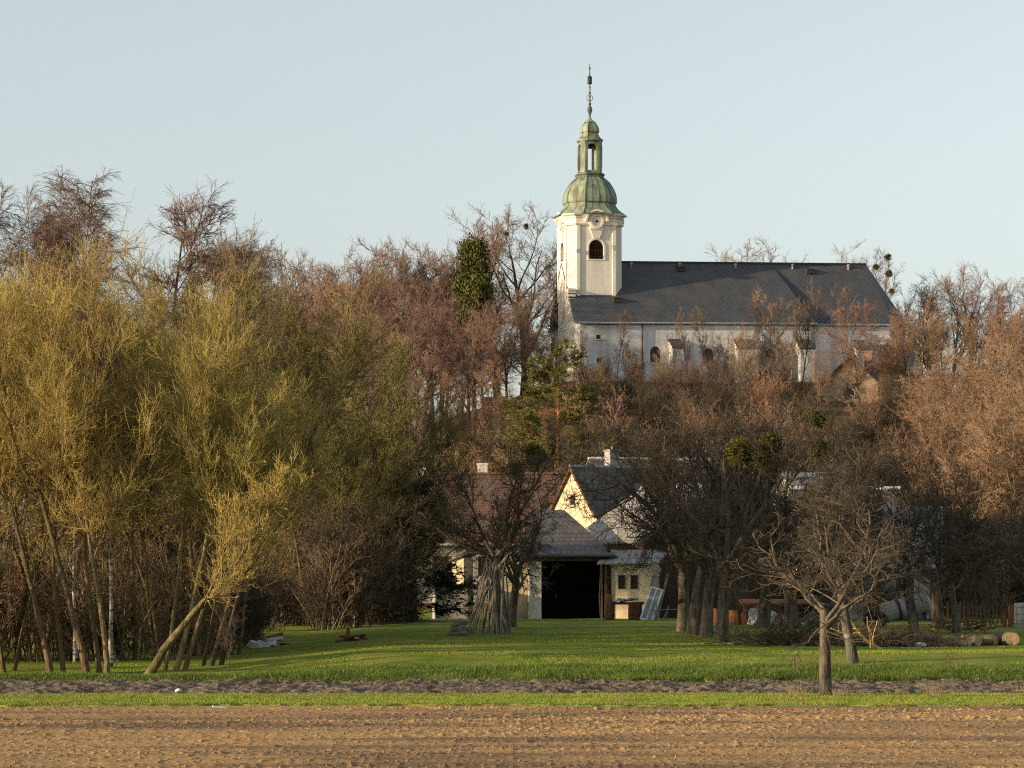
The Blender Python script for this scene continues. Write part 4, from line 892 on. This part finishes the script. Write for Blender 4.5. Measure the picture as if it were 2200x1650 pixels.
# long red-brown roof on the left
o,w_,rf_,e,r=house('farmhouse','long farmhouse with a red-brown tiled roof and white wall left of the yellow gable',1038,186,math.radians(3),9.2,9.0,zr(1160,182),zr(1023,186),M['concrete'],M['tile_red'],ridge=M['tile_red'])  # white wall takes a darker concrete grey that paints in its shade
for x in (-2.8,0,2.7): windowpart(o,x,-4.5,1.2,2.3,.9)
b=MB(); b.box(-.3,.3,.6,1.2,r-1,r+.75); b.box(-.36,.36,.54,1.26,r+.75,r+.86); ch=b.build('chimney',M['whitewash'],rf_)
b=MB(); b.sheet([(-4.6,-4.95,e-.35+.0),(4.6,-4.95,e-.35),(4.6,-4.86,e-.2),(-4.6,-4.86,e-.2)],.05); b.build('gutter',M['metal'],rf_)
# satellite dish on its mast
dz=zr(1017,174.5); dx=(908-1100)/F*174.5
d=thing('satellite_dish','round pale satellite dish on a thin mast above the red-brown farmhouse roof','satellite dish',(dx,174.5,dz),math.radians(-12))
b=MB(); b.at(rx=math.radians(75)); n=18; rings=[[(rr*math.cos(2*math.pi*i/n),rr*math.sin(2*math.pi*i/n),.22*rr*rr/.16-.18) for i in range(n)] for rr in (.02,.12,.22,.30,.37)]
b.loft(rings+[[(p[0],p[1],p[2]-.02) for p in r_] for r_ in rings[::-1]]); b.build('reflector',M['white'],d,True)
b=MB(); b.tube([(0,.08,.0),(0,.30,-.9),(0,.30,-3.0)],.035,6); b.build('mast',M['metal'],d); b=MB(); b.tube([(0,-.05,-.35),(0,-.5,-.05)],.018,5); b.tube([(0,-.5,-.1),(0,-.5,.08)],.05,6); b.build('feed_arm',M['metal'],d)
# gabled house with the chimney
o,w_,rf_,e,r=house('gabled_house','house with a sunlit yellow gable and dark tiled roof behind the open barn',1340,182.5,math.radians(29),7.4,5.8,zr(1108,180),zr(1008,181.5),M['cream'],M['tile_dark'],ridge=M['metal'],over=.22)
windowpart(o,-3.7,-.05,e+.75,e+1.25,.42,'x')
b=MB(); 
for s_ in (-1,1): b.sheet([(-3.96,s_*3.12,e-.25),(-3.90,s_*3.12,e-.25),(-3.90,0,r+.0),(-3.96,0,r+.0)],.2) if False else b.tube([(-3.93,s_*3.1,e-.20),(-3.93,0,r+.02)],.07,4)
b.build('bargeboard',M['timber_red'],rf_)
b=MB(); b.box(-.9,-.2,.15,.85,r-.8,r+1.15); b.box(-.97,-.13,.08,.92,r+1.15,r+1.27); b.tube([(-.55,.5,r+1.2),(-.55,.5,r+1.5)],.07,6); b.build('chimney',M['concrete'],rf_)
house('outbuilding','low outbuilding with a sunlit pale ridge behind the chimney house',1400,192,math.radians(14),8.0,5,zr(1040,190),zr(991,192),M['concrete'],M['tile_dark'],ridge=M['whitewash'],cat='house')
house('white_house','small white gabled house with a bluish roof just left of the yellow gable',1182,188,math.radians(38),4.2,3.6,zr(1092,187),zr(1043,188),M['whitewash'],M['sheet_blue'],over=.2)
# grey-roofed barn, its long slope facing left
ang=math.radians(-62)
cxp,cyp=8.04+1.9,176-4.0
o,w_,rf_,e,r=house('barn','barn with a long grey sheet-metal roof slope right of the open shed',1100+cxp/cyp*F,cyp,ang,8.6,10.0,5.35,8.55,M['timber'],M['sheet_grey'],cat='barn',over=.25,ridge=M['metal'])
# open shed with the black doorway
sh=thing('open_shed','open-fronted shed with a white brick pillar and black interior','shed',(W(1225,1330,162).x,162,gz(3.2,162)),math.radians(4))
k=ppm(162); hx0,hx1=(1163-1225)/k,(1300-1225)/k; H=(1330-1205)/k
b=MB(); b.box(-2.28,hx0,0,.62,-.4,H); b.build('pillar',M['whitewash'],sh)
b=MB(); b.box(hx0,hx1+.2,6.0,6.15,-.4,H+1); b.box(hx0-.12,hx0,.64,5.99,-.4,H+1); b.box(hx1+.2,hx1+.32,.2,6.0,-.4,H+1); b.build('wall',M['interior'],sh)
b=MB(); b.box(hx1-.02,hx1+.22,-.05,.18,-.4,H); b.box(hx1+.5,hx1+.62,-.02,.1,-.4,H); b.build('post',M['timber'],sh)
b=MB(); b.box(-2.35,hx1+.7,-.1,.12,H,H+.28); b.build('beam',M['timber'],sh)
b=MB(); b.sheet([(-2.9,-.5,H+.34),(hx1+.55,-.5,H+.34),(.75,12.2,H+3.15),(-1.2,12.2,H+3.15)],.1); b.build('roof',M['tile_dark'],sh)
b=MB(); b.box(-4.3,-2.3,.9,1.1,-.4,H-.1); b.build('side_wall',M['cream'],sh)
b=MB(); b.tube([(hx1-.25,-.15,-.1),(hx1-.32,-.1,1.2),(hx1-.22,-.05,H)],.035,5); b.build('rope',M['timber_grey'],sh)
# cream lean-to with two small windows
lt=thing('lean_to','cream plank lean-to with two small dark windows beside the open shed','shed',(W(1352,1330,161).x,161,gz(6.5,161)),math.radians(-13))
b=MB(); b.box(-1.0,1.15,0,3.0,-.4,3.05); lw=b.build('wall',M['cream'],lt)
for x in (-.42,.28): windowpart(lt,x,0,1.75,2.4,.28)
b=MB(); b.sheet([(-1.75,-.45,3.12),(1.7,-.45,3.12),(1.7,3.1,3.9),(-1.75,3.1,3.9)],.09); b.build('roof',M['sheet_grey'],lt)
b=MB(); 
for x in (-1.55,-1.32): b.box(x,x+.1,-.3,-.18,-.4,3.0)
b.build('post',M['timber'],lt)
# white block shed
bs=thing('block_shed','low grey concrete block shed with a flat slab roof left of the bean poles','shed',(W(966,1332,160).x,160,gz(-3.4,160)),math.radians(6))
b=MB(); b.box(-.75,1.0,0,2.6,-.4,1.86); b.build('wall',M['concrete'],bs); b=MB(); b.box(-1.0,1.1,-.3,2.8,1.863,1.96); b.build('roof',M['tile_red'],bs); b=MB(); b.box(-.83,-.753,-.04,.1,-.4,1.8); b.build('post',M['whitewash'],bs)
pw=thing('porch','narrow cream porch wall with a brick edge behind the concrete block shed','porch',(W(984,1332,166).x,166,gz(-3,166)),math.radians(-20))
b=MB(); b.box(-.35,.35,0,1.5,-.4,3.5); b.build('wall',M['cream'],pw); b=MB(); b.sheet([(-.5,-.2,3.35),(.6,-.2,3.75),(.6,1.6,3.75),(-.5,1.6,3.35)],.08); b.build('roof',M['tile_red'],pw)
# buildings on the right behind the orchard
o,w_,rf_,e,r=house('white_barn','white-walled barn with a wide pale blue-grey roof behind the orchard on the right',1882,160,math.radians(-8),6.4,8.4,zr(1222,156),zr(1092,160),M['white_shaded'],M['sheet_blue'],cat='barn',over=.45)
windowpart(o,1.6,-4.2,1.6,2.5,1.0,fm=M['white']); windowpart(o,-1.2,-4.2,1.6,2.5,1.0,fm=M['timber'])
house('pale_roofed_house','small house with a pale roof showing between the orchard crowns',1742,186,math.radians(12),3.4,5,zr(1062,184),zr(1018,186),M['whitewash'],M['sheet_blue'],over=.25)
o,w_,rf_,e,r=house('dark_roofed_shed','shed with a dark roof and bright white ridge before the pale-roofed house',1815,176,math.radians(2),6.0,6,zr(1110,174),zr(1054,176),M['concrete'],M['tile_dark'],cat='shed',ridge=M['white'])
M['tan']=mat('tan_plaster',(.24,.185,.115),(.33,.255,.16),scale=1.2,rough=.95,bump=.3)  # yellow house wall: cream toned down, its shade put into the colour
# little yellow house and the brick walls on the hill
hx=(1832-1100)/F*262
o,w_,rf_,e,r=house('cemetery_house','little yellow house with a steep roof below the chancel','1832' and 1832,262,math.radians(78),5.0,5.0,zr(828,262),zr(770,262),M['tan'],M['tile_dark'],over=.3)
windowpart(o,-2.5,-.1,e-1.3,e-.05,1.0,'x')
b=MB(); b.box(1.5,2.2,-1.6,-.9,e,r+.6); b.box(1.42,2.28,-1.68,-.82,r+.6,r+.72); b.build('chimney',M['brick'],rf_)
for px,wd,r0,r1,Y,lab in ((1062,46,855,905,262,'sunlit red brick wall stub on the hill left of the old limes'),(1125,44,862,900,264,'lower red brick wall stub between the limes and the pine')):
    x=(px-1100)/F*Y; g=gz(x,Y); o=thing('brick_wall',lab,'wall',(x,Y,g),math.radians(-22),'brick wall stubs on the hill'); h=zr(r0,Y)-g; w2=wd/2/ppm(Y)
    b=MB(); b.box(-w2,w2,0,.4,-.8,h); b.build('wall',M['brick'],o); b=MB(); b.box(-w2-.06,w2+.06,-.06,.46,h+.002,h+.12); b.build('coping',M['concrete'],o)
# ---------------------------------------------------------------- things around the farm
rj=random.Random(3)
def grd(px,Y,dz=0): x=(px-1100)/F*Y; return Vector((x,Y,gz(x,Y)+dz+.02))
# bean poles leaning together round the tree
pm=[]
for k in range(5):
    b=MB(); L=2.55+.12*k; b.tube([(0,0,0),(rj.uniform(-.03,.03),rj.uniform(-.03,.03),L*.35),(rj.uniform(-.04,.04),0,L*.7),(0,0,L)],.036,6,.022); o=b.build('bean_pole',M['timber_grey']); pm.append(o.data); bpy.data.objects.remove(o)
base=grd(1052,114)
for k in range(32):
    a=math.pi*2*k/32+rj.uniform(-.1,.1); R_=rj.uniform(.82,1.0); p=base+Vector((-.08+R_*math.cos(a)*.95,R_*math.sin(a)*.6,-.05)); t=base+Vector((.12+rj.gauss(.16*math.cos(a),.16),rj.gauss(0,.12),2.6))
    o=link('bean_pole',pm[k%5]); o.location=p; o.scale=(rj.uniform(.8,1.25),)*2+(rj.uniform(.82,1.12),); o.rotation_euler=(t-p).to_track_quat('Z','Y').to_euler(); tag(o,'weathered wooden bean pole leaning in the bundle round the fruit tree','pole','bean poles leaning round the tree')
def chunk(name,label,cat,px,Y,sx,sy,sz,mat_,rz=0,rx=0,ry=0,dz=0,group=None,bev=.015):
    b=MB(); b.box(-sx/2,sx/2,-sy/2,sy/2,0,sz); o=b.build(name,mat_,bevel=bev); o.location=grd(px,Y,dz); o.rotation_euler=(rx,ry,rz); return tag(o,label,cat,group)
# split wood left of the bean poles
for k,(px,dz,L,rz_,ry) in enumerate(((978,.0,.62,.2,.05),(990,.0,.55,-.3,.0),(983,.14,.6,.5,.1),(994,.13,.5,.1,-.15),(985,.27,.55,-.2,.2),(990,.38,.48,.4,-.1),(996,.48,.4,.1,.15))):
    b=MB(); b.at(ry=math.pi/2); b.lathe([(.06,-L/2),(.085,-L/2),(.09,0),(.08,L/2),(.05,L/2)],7); o=b.build('split_log',M['timber_grey']); o.location=grd(px,112.5,dz+.08); o.rotation_euler=(0,ry,rz_); tag(o,'weathered split log in the stack left of the bean poles','log','stacked logs by the bean poles')
# heap of white blocks and boards on the dark lawn
for k,(px,dz,s_,m_,l) in enumerate(((548,.0,(.55,.4,.26),'white','white block lying at the left front of the wood heap'),(566,.0,(.5,.4,.28),'white','white block in the middle front of the wood heap'),(580,.12,(.45,.35,.22),'white','white block at the right of the heap, tilted'),
   (588,.30,(.7,.3,.1),'whitewash','pale board on top of the wood heap'))): chunk('block',l,'block',px,110.5,*s_,M[m_],rz=.3*k-.4,ry=.25-.12*k,dz=dz,group='wood and block heap on the lawn')
for k,(px,dz) in enumerate(((535,0),(560,.0),(578,0),(596,.0),(612,.0),(585,.2),(600,.22),(570,.24),(592,.36))): chunk('board','brown board end in the heap of wood and white blocks','board',px,111.6,.75,.16,.12,M['timber_red' if k%3 else 'cutwood'],rz=.5*k,ry=.2*((k%3)-1),dz=dz,group='boards in the heap')
for k,(px,dz,m_) in enumerate(((735,0,'timber_red'),(752,0,'timber'),(768,0,'cutwood'),(782,0,'timber_red'),(744,.12,'timber_red'),(772,.1,'timber'))): chunk('board','short dark board in the small scrap of wood left of the block shed','board',px,111,.5,.14,.10,M[m_],rz=.7*k,ry=.15*((k%3)-1),dz=dz,group='boards of the small wood scrap')
b=MB(); b.lathe([(.13,0),(.09,.12),(.07,.42),(.05,.5)],7); o=b.build('stump',M['timber_red']); o.location=grd(748,111.4); tag(o,'small reddish stump standing in the scrap of wood on the lawn','stump')
# work bench and odds beside the lean-to
wb=thing('work_bench','rough bench piled with boards and stone under the lean-to windows','bench',grd(1345,157.5),math.radians(-6))
b=MB(); b.box(-.95,.95,-.4,.4,.82,.95); b.build('top',M['timber'],wb)
for x in (-.8,.7): 
    b=MB(); b.box(x,x+.16,-.35,.35,-.1,.818); b.build('leg',M['timber_red'],wb)
for k in range(6): chunk('board','pale board or stone slab lying on the rough bench','board',1325+7*k,157.4+.1*(k%2),.8-.05*k,.3,.07,M['whitewash' if k<3 else 'timber_grey'],rz=.25*k-.4,ry=.1*((k%3)-1),dz=.98+.05*(k%3),group='slabs on the bench')
b=MB(); b.lathe([(.24,-.05),(.2,.15),(.17,.6),(.19,1.1),(.16,1.35),(.05,1.38)],9); o=b.build('tree_stump',M['timber_red'],smooth=True); o.location=grd(1305,157); o.rotation_euler=(.0,.08,0); tag(o,'orange-brown upright trunk section left of the rough bench','stump')
b=MB(); b.lathe([(.30,-.02),(.31,.0),(.31,.28),(.33,.3),(.31,.32),(.31,.58),(.33,.6),(.31,.62),(.30,.88),(.27,.88),(.26,.84)],16); o=b.build('barrel',M['rust'],smooth=False); o.location=grd(1362,156.6); tag(o,'dark rusty barrel at the right end of the rough bench','barrel')
wf=thing('window_frame','white window frame leaning on boards beside the lean-to','frame',grd(1388,156),math.radians(-18)); wf.rotation_euler=(math.radians(-14),math.radians(16),math.radians(-18))
b=MB(); b.box(-.36,-.27,0,.07,-.05,1.85); b.box(.27,.36,0,.07,-.05,1.85); b.box(-.27,.27,0,.07,-.05,.05); b.box(-.27,.27,0,.07,1.76,1.85); b.box(-.03,.03,.01,.06,.05,1.76); b.build('frame',M['white'],wf)
b=MB(); b.box(-.268,.268,.03,.04,.051,1.759); b.build('pane',M['tankgrey'],wf)
for k,(px,L,ry) in enumerate(((1384,2.5,.22),(1396,2.9,.20),(1410,2.6,.26))):
    b=MB(); b.box(-.07,.07,-.02,.02,-.1,L); o=b.build('plank',M['timber_grey' if k!=1 else 'cutwood']); o.location=grd(px,157.2+.2*k); o.rotation_euler=(-.12,ry,0); tag(o,'long plank leaning behind the white window frame','plank','planks leaning behind the window frame')
rk=thing('wire_rack','low tangle of thin grey metal rods right of the white frame','rack',grd(1430,155),0)
b=MB()
for k in range(9): x=rj.uniform(-1,1); b.tube([(x,0,-.05),(x+rj.uniform(-.4,.4),.2,rj.uniform(.5,.95))],.018,4)
b.tube([(-1,.1,.5),(1.1,.1,.6)],.018,4); b.build('rods',M['metal'],rk)
b=MB(); b.lathe([(.2,0),(.34,.05),(.38,.3),(.30,.5),(.1,.58)],10); o=b.build('tub',M['concrete']); o.location=grd(775,150); tag(o,'grey tub standing in shade at the edge of the undergrowth','tub')
# scrap heap, right of the orange-lit trunk
for k,(px,h_,r_) in enumerate(((1546,.78,.30),(1580,.7,.36),(1596,.6,.3))):
    b=MB(); b.lathe([(r_,-.02),(r_*1.03,.02),(r_,.05),(r_,h_*.45),(r_*1.05,h_*.5),(r_,h_*.55),(r_,h_*.95),(r_*1.04,h_),(r_*.9,h_-.03)],14); o=b.build('rusty_drum',M['rust']); o.location=grd(px,136); tag(o,('tallest rusty drum left of the scrap heap','wide rusty drum between the trunk and the scrap heap','low rusty drum touching the scrap shelter')[k],'drum','rusty drums')
sc_=thing('scrap_shelter','low timber-framed scrap shelter with rusty roof rail over white sheet metal','shelter',grd(1650,136),0)
b=MB(); 
for x in (-1.1,1.35,3.0): b.box(x,x+.1,-.4,-.3,-.1,1.0); b.box(x,x+.1,.5,.6,-.1,1.1)
b.build('post',M['timber'],sc_); b=MB(); b.sheet([(-1.3,-.6,1.02),(3.3,-.6,1.0),(3.3,.9,1.2),(-1.3,.9,1.22)],.06); b.build('roof',M['rust'],sc_)
def crumple(name,label,px,Y,w,h,seed,ry=0,rz=0,dz=0,m_='white'):
    rr=random.Random(seed); nx,ny=7,6; vs=[(w*(i/(nx-1)-.5)+rr.uniform(-.06,.06),rr.uniform(-.16,.16),h*j/(ny-1)) for j in range(ny) for i in range(nx)]
    b=MB(); n=len(vs); fs=[(j*nx+i,j*nx+i+1,(j+1)*nx+i+1,(j+1)*nx+i) for j in range(ny-1) for i in range(nx-1)]
    vs2=vs+[(x,y+.02,z) for x,y,z in vs]; rim=[i for i in range(nx)]+[j*nx+nx-1 for j in range(1,ny)]+[(ny-1)*nx+i for i in range(nx-2,-1,-1)]+[j*nx for j in range(ny-2,0,-1)]
    fs2=fs+[tuple(q+n for q in f[::-1]) for f in fs]+[(rim[i],rim[(i+1)%len(rim)],rim[(i+1)%len(rim)]+n,rim[i]+n) for i in range(len(rim))]
    b.add(vs2,fs2); o=b.build(name,M[m_]); o.location=grd(px,Y,dz); o.rotation_euler=(0,ry,rz); return tag(o,label,'sheet')
crumple('metal_sheet','largest crumpled white metal sheet under the scrap shelter',1624,134.6,.75,.78,1,.1,.2)
crumple('metal_sheet','bent white sheet corner right of the largest crumpled sheet',1648,134.8,.35,.7,2,.5,-.5,.02)
crumple('metal_sheet','small pale sheet among the boards at the right of the scrap heap',1693,134.8,.3,.55,3,-.3,.3)
crumple('plastic_sheet','white plastic sheet behind the trunk of the nearest fruit tree',1780,131,.45,.62,4,-.4,.3)
crumple('plastic_sheet','bluish plastic scrap low beside the white plastic sheet',1748,131.5,.55,.35,5,.2,-.2,m_='sheet_blue')
for k,(px,ry) in enumerate(((1632,.9),(1662,-.7),(1676,.5),(1705,1.0),(1720,-.9),(1688,-1.1))):
    b=MB(); b.box(-.06,.06,-.03,.03,-.05,1.2); o=b.build('scrap_board',M['timber_grey' if k%2 else 'timber']); o.location=grd(px,135+.2*k); o.rotation_euler=(-.1,ry,0); tag(o,'loose board leaning in the scrap heap','board','loose boards in the scrap heap')
# slurry tank on its wheels
tk=thing('tank_trailer','grey cylindrical tank trailer tilted on the grass behind the forked fruit tree','trailer',grd(1945,128),math.radians(6))
b=MB(); b.at(z=.88,ry=math.pi/2-math.radians(14)); b.lathe([(.05,-1.16),(.30,-1.12),(.44,-1.02),(.46,-.95),(.46,-.4),(.475,-.38),(.475,-.32),(.46,-.30),(.46,.9),(.44,1.0),(.3,1.1),(.05,1.14)],18); tnk=b.build('tank',M['tankgrey'],tk,False)
b=MB(); b.at(z=.88,ry=math.pi/2-math.radians(14)); b.lathe([(.465,-.42),(.482,-.41),(.482,-.29),(.465,-.28)],18); b.build('strap',M['iron'],tnk)
b=MB(); b.box(-1.5,1.6,-.3,-.22,.30,.40); b.box(-1.5,1.6,.22,.3,.30,.40); b.box(-1.0,-.9,-.3,.3,.3,.55); b.box(.8,.9,-.3,.3,.3,.7); b.build('chassis',M['iron'],tk)
for y in (-.62,.62):
    b=MB(); b.at(y=y,x=-1.35,z=.36,rx=math.pi/2); b.lathe([(.16,-.1),(.34,-.11),(.37,-.06),(.37,.06),(.34,.11),(.16,.1)],18); wh=b.build('wheel',M['rubber'],tk,False)
    b=MB(); b.at(y=y,x=-1.35,z=.36,rx=math.pi/2); b.lathe([(.03,-.07),(.158,-.08),(.158,.08),(.03,.07)],12); b.build('rim',M['rust'],wh)
# cut logs on the right
LG=[(2012,100.2,.42,.9,.25,'log at the left end of the row with its pale cut face up'),(2040,100.6,.40,.55,1.1,'stout log standing slightly tilted beside the leftmost log'),(2058,99.6,.26,.9,.1,'thin dark log lying before the stout ones'),
    (2085,100.3,.40,.7,.9,'pale sided log in the middle of the log row'),(2107,101,.40,.95,.35,'grey log pointing away beside the middle log'),(2128,101.5,.36,.6,1.3,'short dark log right of the grey log'),(2157,101.8,.46,.7,1.2,'thick reddish log behind the rightmost one'),(2172,100.6,.50,.55,1.45,'rightmost thick log with its round pale cut face toward the field')]
for px,Y,d,L,rz_,lab in LG:
    lg=thing('cut_log',lab,'log',grd(px,Y,d/2-.03),-rz_,'cut logs lying in a row on the right')
    b=MB(); b.at(ry=math.pi/2); b.lathe([(d/2*1.03,-L/2),(d/2,-L/4),(d/2*.98,L/4),(d/2,L/2)],14); b.build('bark',M['bark_grey'],lg,False)
    b=MB(); b.at(ry=math.pi/2); b.lathe([(d/2*.93,-L/2-.012),(d/2*.93,-L/2+.05)],14); b.lathe([(d/2*.90,L/2-.05),(d/2*.90,L/2+.012)],14); b.build('cut_face',M['cutwood'],lg)
b=MB(); b.lathe([(.03,-.02),(.16,0),(.18,.1),(.12,.17),(.03,.2)],9); o=b.build('white_sack',M['white'],smooth=True); o.location=grd(1978,99); o.scale=(1.2,.8,.8); tag(o,'small white sack on the grass before the logs','sack')
b=MB(); b.lathe([(.03,0),(.085,.01),(.10,.05),(.08,.10),(.03,.12)],9); o=b.build('white_stone',M['white'],smooth=True); o.location=(W(384,1492,77.6).x,77.6,.03); tag(o,'white stone on the bare soil strip at the left','stone')
b=MB(); b.box(-.16,.16,-.05,.05,0,.03); o=b.build('litter',M['white']); o.location=(W(471,1530,68.8).x,68.8,.02); o.rotation_euler=(.1,.1,.3); tag(o,'small white scrap of litter at the far edge of the ploughed field','litter')
# brushwood
rng=np.random.default_rng(77); ac=Acc(); n=520
p=np.stack([rng.normal(0,1.25,n),rng.normal(0,.5,n),np.abs(rng.normal(0,.18,n))],-1); d=nrm(np.stack([rng.normal(0,1,n),rng.normal(0,.6,n),rng.normal(.18,.28,n)],-1))
P,R=walk(rng,p,d,rng.uniform(.5,1.7,n),rng.uniform(.006,.022,n),6,.16,0.0,.4); P[:,:,2]=np.maximum(P[:,:,2],.0); ac.quads(*tubes(P,R,4)); P2,R2,L2=branch(rng,P,R,np.full(n,1.),5,.2,1,40,12,.35,.3,.3,.6,.01,3,.12,0,.5); P2[:,:,2]=np.maximum(P2[:,:,2],.0); ac.quads(*tubes(P2,np.maximum(R2,.005),3))
bmesh_=ac.mesh('brushwood',[M['twig_apple']])
o=link('brushwood_pile',bmesh_); o.location=grd(1745,99.5); tag(o,'dark tangled pile of pruned branches behind the nearest fruit tree','brushwood','brushwood piles')
o=link('brushwood_pile',bmesh_); o.location=grd(1905,99.3); o.rotation_euler=(0,0,3.3); o.scale=(.75,.8,.7); tag(o,'lower brushwood pile between the scarred trunk and the logs','brushwood','brushwood piles')
rng=np.random.default_rng(8); ac=Acc(); P,R=walk(rng,np.array([[0.,0,.0]]),nrm(np.array([[-.75,0,.62]])),np.array([1.6]),np.array([.05]),8,.13,.06,.5); ac.quads(*tubes(P,R,7)); P1,R1,L1=branch(rng,P,R,np.array([1.6]),6,.1,.95,55,12,.55,.2,.2,.7,.04,6,.16,.03,.4); ac.quads(*tubes(P1,R1,6)); P2,R2,L2=branch(rng,P1,R1,L1,3,.3,1,50,12,.45,.2,.2,.7,.022,4,.16,0,.5); ac.quads(*tubes(P2,np.maximum(R2,.012),5))
o=link('dead_branch',ac.mesh('dead_branch',[M['palewood']])); o.location=grd(1892,96.3); o.rotation_euler=(0,0,.2); o.scale=(1.15,1.15,1.1); tag(o,'sunlit pale orange dead branch propped on the brushwood','branch')
# scar on the leaning fruit tree
bpy.context.view_layer.update()
tk_=[c for c in ft.children if 'trunk' in c.name][0]; zt_=zr(1366,89.4)
wv=[tk_.matrix_world@v.co for v in tk_.data.vertices if abs((tk_.matrix_world@v.co).z-zt_)<.22]
pt=min(wv,key=lambda q:q.y); cxs=sum(q.x for q in wv)/len(wv)
b=MB(); b.lathe([(.01,-.03),(.08,-.03),(.09,.0),(.07,.02),(.01,.025)],9)
o=b.build('pruning_scar',M['concrete']); o.parent=ft; o.matrix_world=Matrix.Translation((cxs-.03,pt.y+.02,zt_))@Matrix.Rotation(math.radians(78),4,'X')
# fence, posts and white crate at the right edge
fn=thing('paling_fence','dark paling fence in shade below the fruit trees at the right edge','fence',grd(2150,140),0)
b=MB(); 
for k in range(26): b.box(-2.6+k*.2,-2.6+k*.2+.09,0,.03,.0,1.05+.05*math.sin(k*2.1))
b.build('paling',M['timber'],fn); b=MB(); b.box(-2.7,2.7,.032,.08,.25,.33); b.box(-2.7,2.7,.032,.08,.75,.83); b.build('rail',M['timber'],fn)
for px,h_,r_ in ((2158,.62,.09),(2172,.98,.13)):
    b=MB(); b.lathe([(r_*1.1,-.1),(r_,.1),(r_*.95,h_),(r_*.5,h_+.02)],9); o=b.build('wooden_post',M['timber_red']); o.location=grd(px,131); tag(o,'short lit wooden post' if h_<.8 else 'taller thick lit wooden post beside the white container','post','posts by the white container')
    o['label']='short lit wooden post left of the thick post at the right edge' if h_<.8 else 'thick lit wooden post beside the white container'
ib=thing('container','white plastic container in a wire cage at the right edge of the picture','container',grd(2203,130),0)
b=MB(); b.box(-.45,.45,-.4,.4,.14,1.08); b.build('body',M['whitewash'],ib,bevel=.04); b=MB()
for x in (-.47,-.2,.1,.4): b.tube([(x,-.43,.1),(x,-.43,1.1)],.014,4)
for z in (.3,.6,.9): b.tube([(-.48,-.43,z),(.48,-.43,z)],.014,4)
b.box(-.5,.5,-.42,.42,.0,.1); b.build('cage',M['metal'],ib)
hp=thing('dead_stem_heap','heap of dark reddish dead stems behind the young fruit trees','brushwood',grd(2075,117),0)
b=MB()
for k in range(60): x=rj.uniform(-1.3,1.3); b.tube([(x,rj.uniform(-.4,.4),rj.uniform(0,.5)),(x+rj.uniform(-.9,.9),rj.uniform(-.4,.4),rj.uniform(.05,.6))],.022,4)
b.build('stems',M['timber_red'],hp)
# ---------------------------------------------------------------- grass
def grass(name,label,xr,yr,n,h,w,mats,seed,dens=None,zfun=None,lean=.55):
    rng=np.random.default_rng(seed); x=rng.uniform(xr[0],xr[1],n*2); y=rng.uniform(yr[0],yr[1],n*2)
    keep=np.ones(len(x),bool) if dens is None else rng.random(len(x))<dens(x,y)
    x,y=x[keep][:n],y[keep][:n]; z=(zfun or ground)(x,y); m=len(x)
    hh=h*(.45+.9*rng.random(m)**1.5); hh*= .6+.9*vnoise(x*.9,y*.9,seed+3); a=rng.uniform(0,math.pi*2,m); dx=np.cos(a)*w/2; dy=np.sin(a)*w/2
    tx=x+rng.normal(0,lean,m)*hh+.05*hh; ty=y+rng.normal(0,lean,m)*hh
    V=np.stack([np.stack([x-dx,y-dy,z-.01],-1),np.stack([x+dx,y+dy,z-.01],-1),np.stack([tx,ty,z+hh],-1)],1).reshape(-1,3)
    mi=rng.choice(len(mats),m,p=None if len(mats)==1 else [1-.12*(len(mats)-1)]+[.12]*(len(mats)-1))
    o=link(name,new_mesh(name,V,None,np.arange(3*m).reshape(-1,3),[M[k] for k in mats],False,None,mi)); return tag(o,label,'grass',kind='stuff')
M['grass']=mat('grass_blades',(.125,.19,.018),(.215,.285,.03),scale=.8,rough=.8,spec=.15,c3=(.21,.22,.04),s3=.5)
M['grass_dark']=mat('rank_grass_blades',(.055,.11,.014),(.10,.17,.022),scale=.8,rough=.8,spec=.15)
M['straw']=mat('dry_straw',(.26,.20,.10),(.40,.32,.17),scale=2,rough=.9)
vh=lambda x,y: 0*x+.03
grass('verge_grass','short grass on the verge between the ploughed field and the bare soil',(-15,15),(69.6,77.2),200000,.05,.016,['grass','straw'],1,lambda x,y: np.clip(.25+1.2*vnoise(x*.8,y*.8,5),0,1)*(y>70.15+wob(x,1)+.3*(vnoise(x*6,y*6,8)-.3))*(y<76.5+wob(x,2)),vh)
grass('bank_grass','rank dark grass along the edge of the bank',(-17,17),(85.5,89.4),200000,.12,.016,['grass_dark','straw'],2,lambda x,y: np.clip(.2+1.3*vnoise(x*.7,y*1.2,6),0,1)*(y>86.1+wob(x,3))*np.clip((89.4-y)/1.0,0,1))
grass('lawn_grass','short grass of the lawn before the farm',(-19,21),(88.5,118),320000,.035,.02,['grass','straw'],3,lambda x,y: np.clip((118-y)/22,0.1,1)*(.6+.4*vnoise(x*.5,y*.5,7)))
for px,Y,s_,lab in ((1705,74.6,1.0,'pale dry grass tuft left of the nearest fruit trunk'),(1800,74.4,.7,'sparse dry grass stalks at the foot of the nearest fruit trunk'),(2010,74.6,1.0,'dry grass tuft on the verge right of the nearest fruit tree'),(2195,74.6,.8,'dry grass tuft on the verge at the right edge'),(1345,72.5,.5,'small dry grass tuft on the verge near the middle')):
    rng=np.random.default_rng(int(px)); n=60; p=np.stack([rng.normal(0,.16,n),rng.normal(0,.08,n),np.full(n,0.)],-1); d=nrm(np.stack([rng.normal(-.15,.35,n),rng.normal(0,.25,n),np.ones(n)],-1)); P,R=walk(rng,p,d,rng.uniform(.2,.5,n)*s_,np.full(n,.006),3,.1,-.03,.3); ac=Acc(); ac.quads(*tubes(P,R,3))
    o=link('grass_tuft',ac.mesh('grass_tuft',[M['straw']])); o.location=(W(px,1500,Y).x,Y,.02); tag(o,lab,'grass tuft','dry grass tufts')
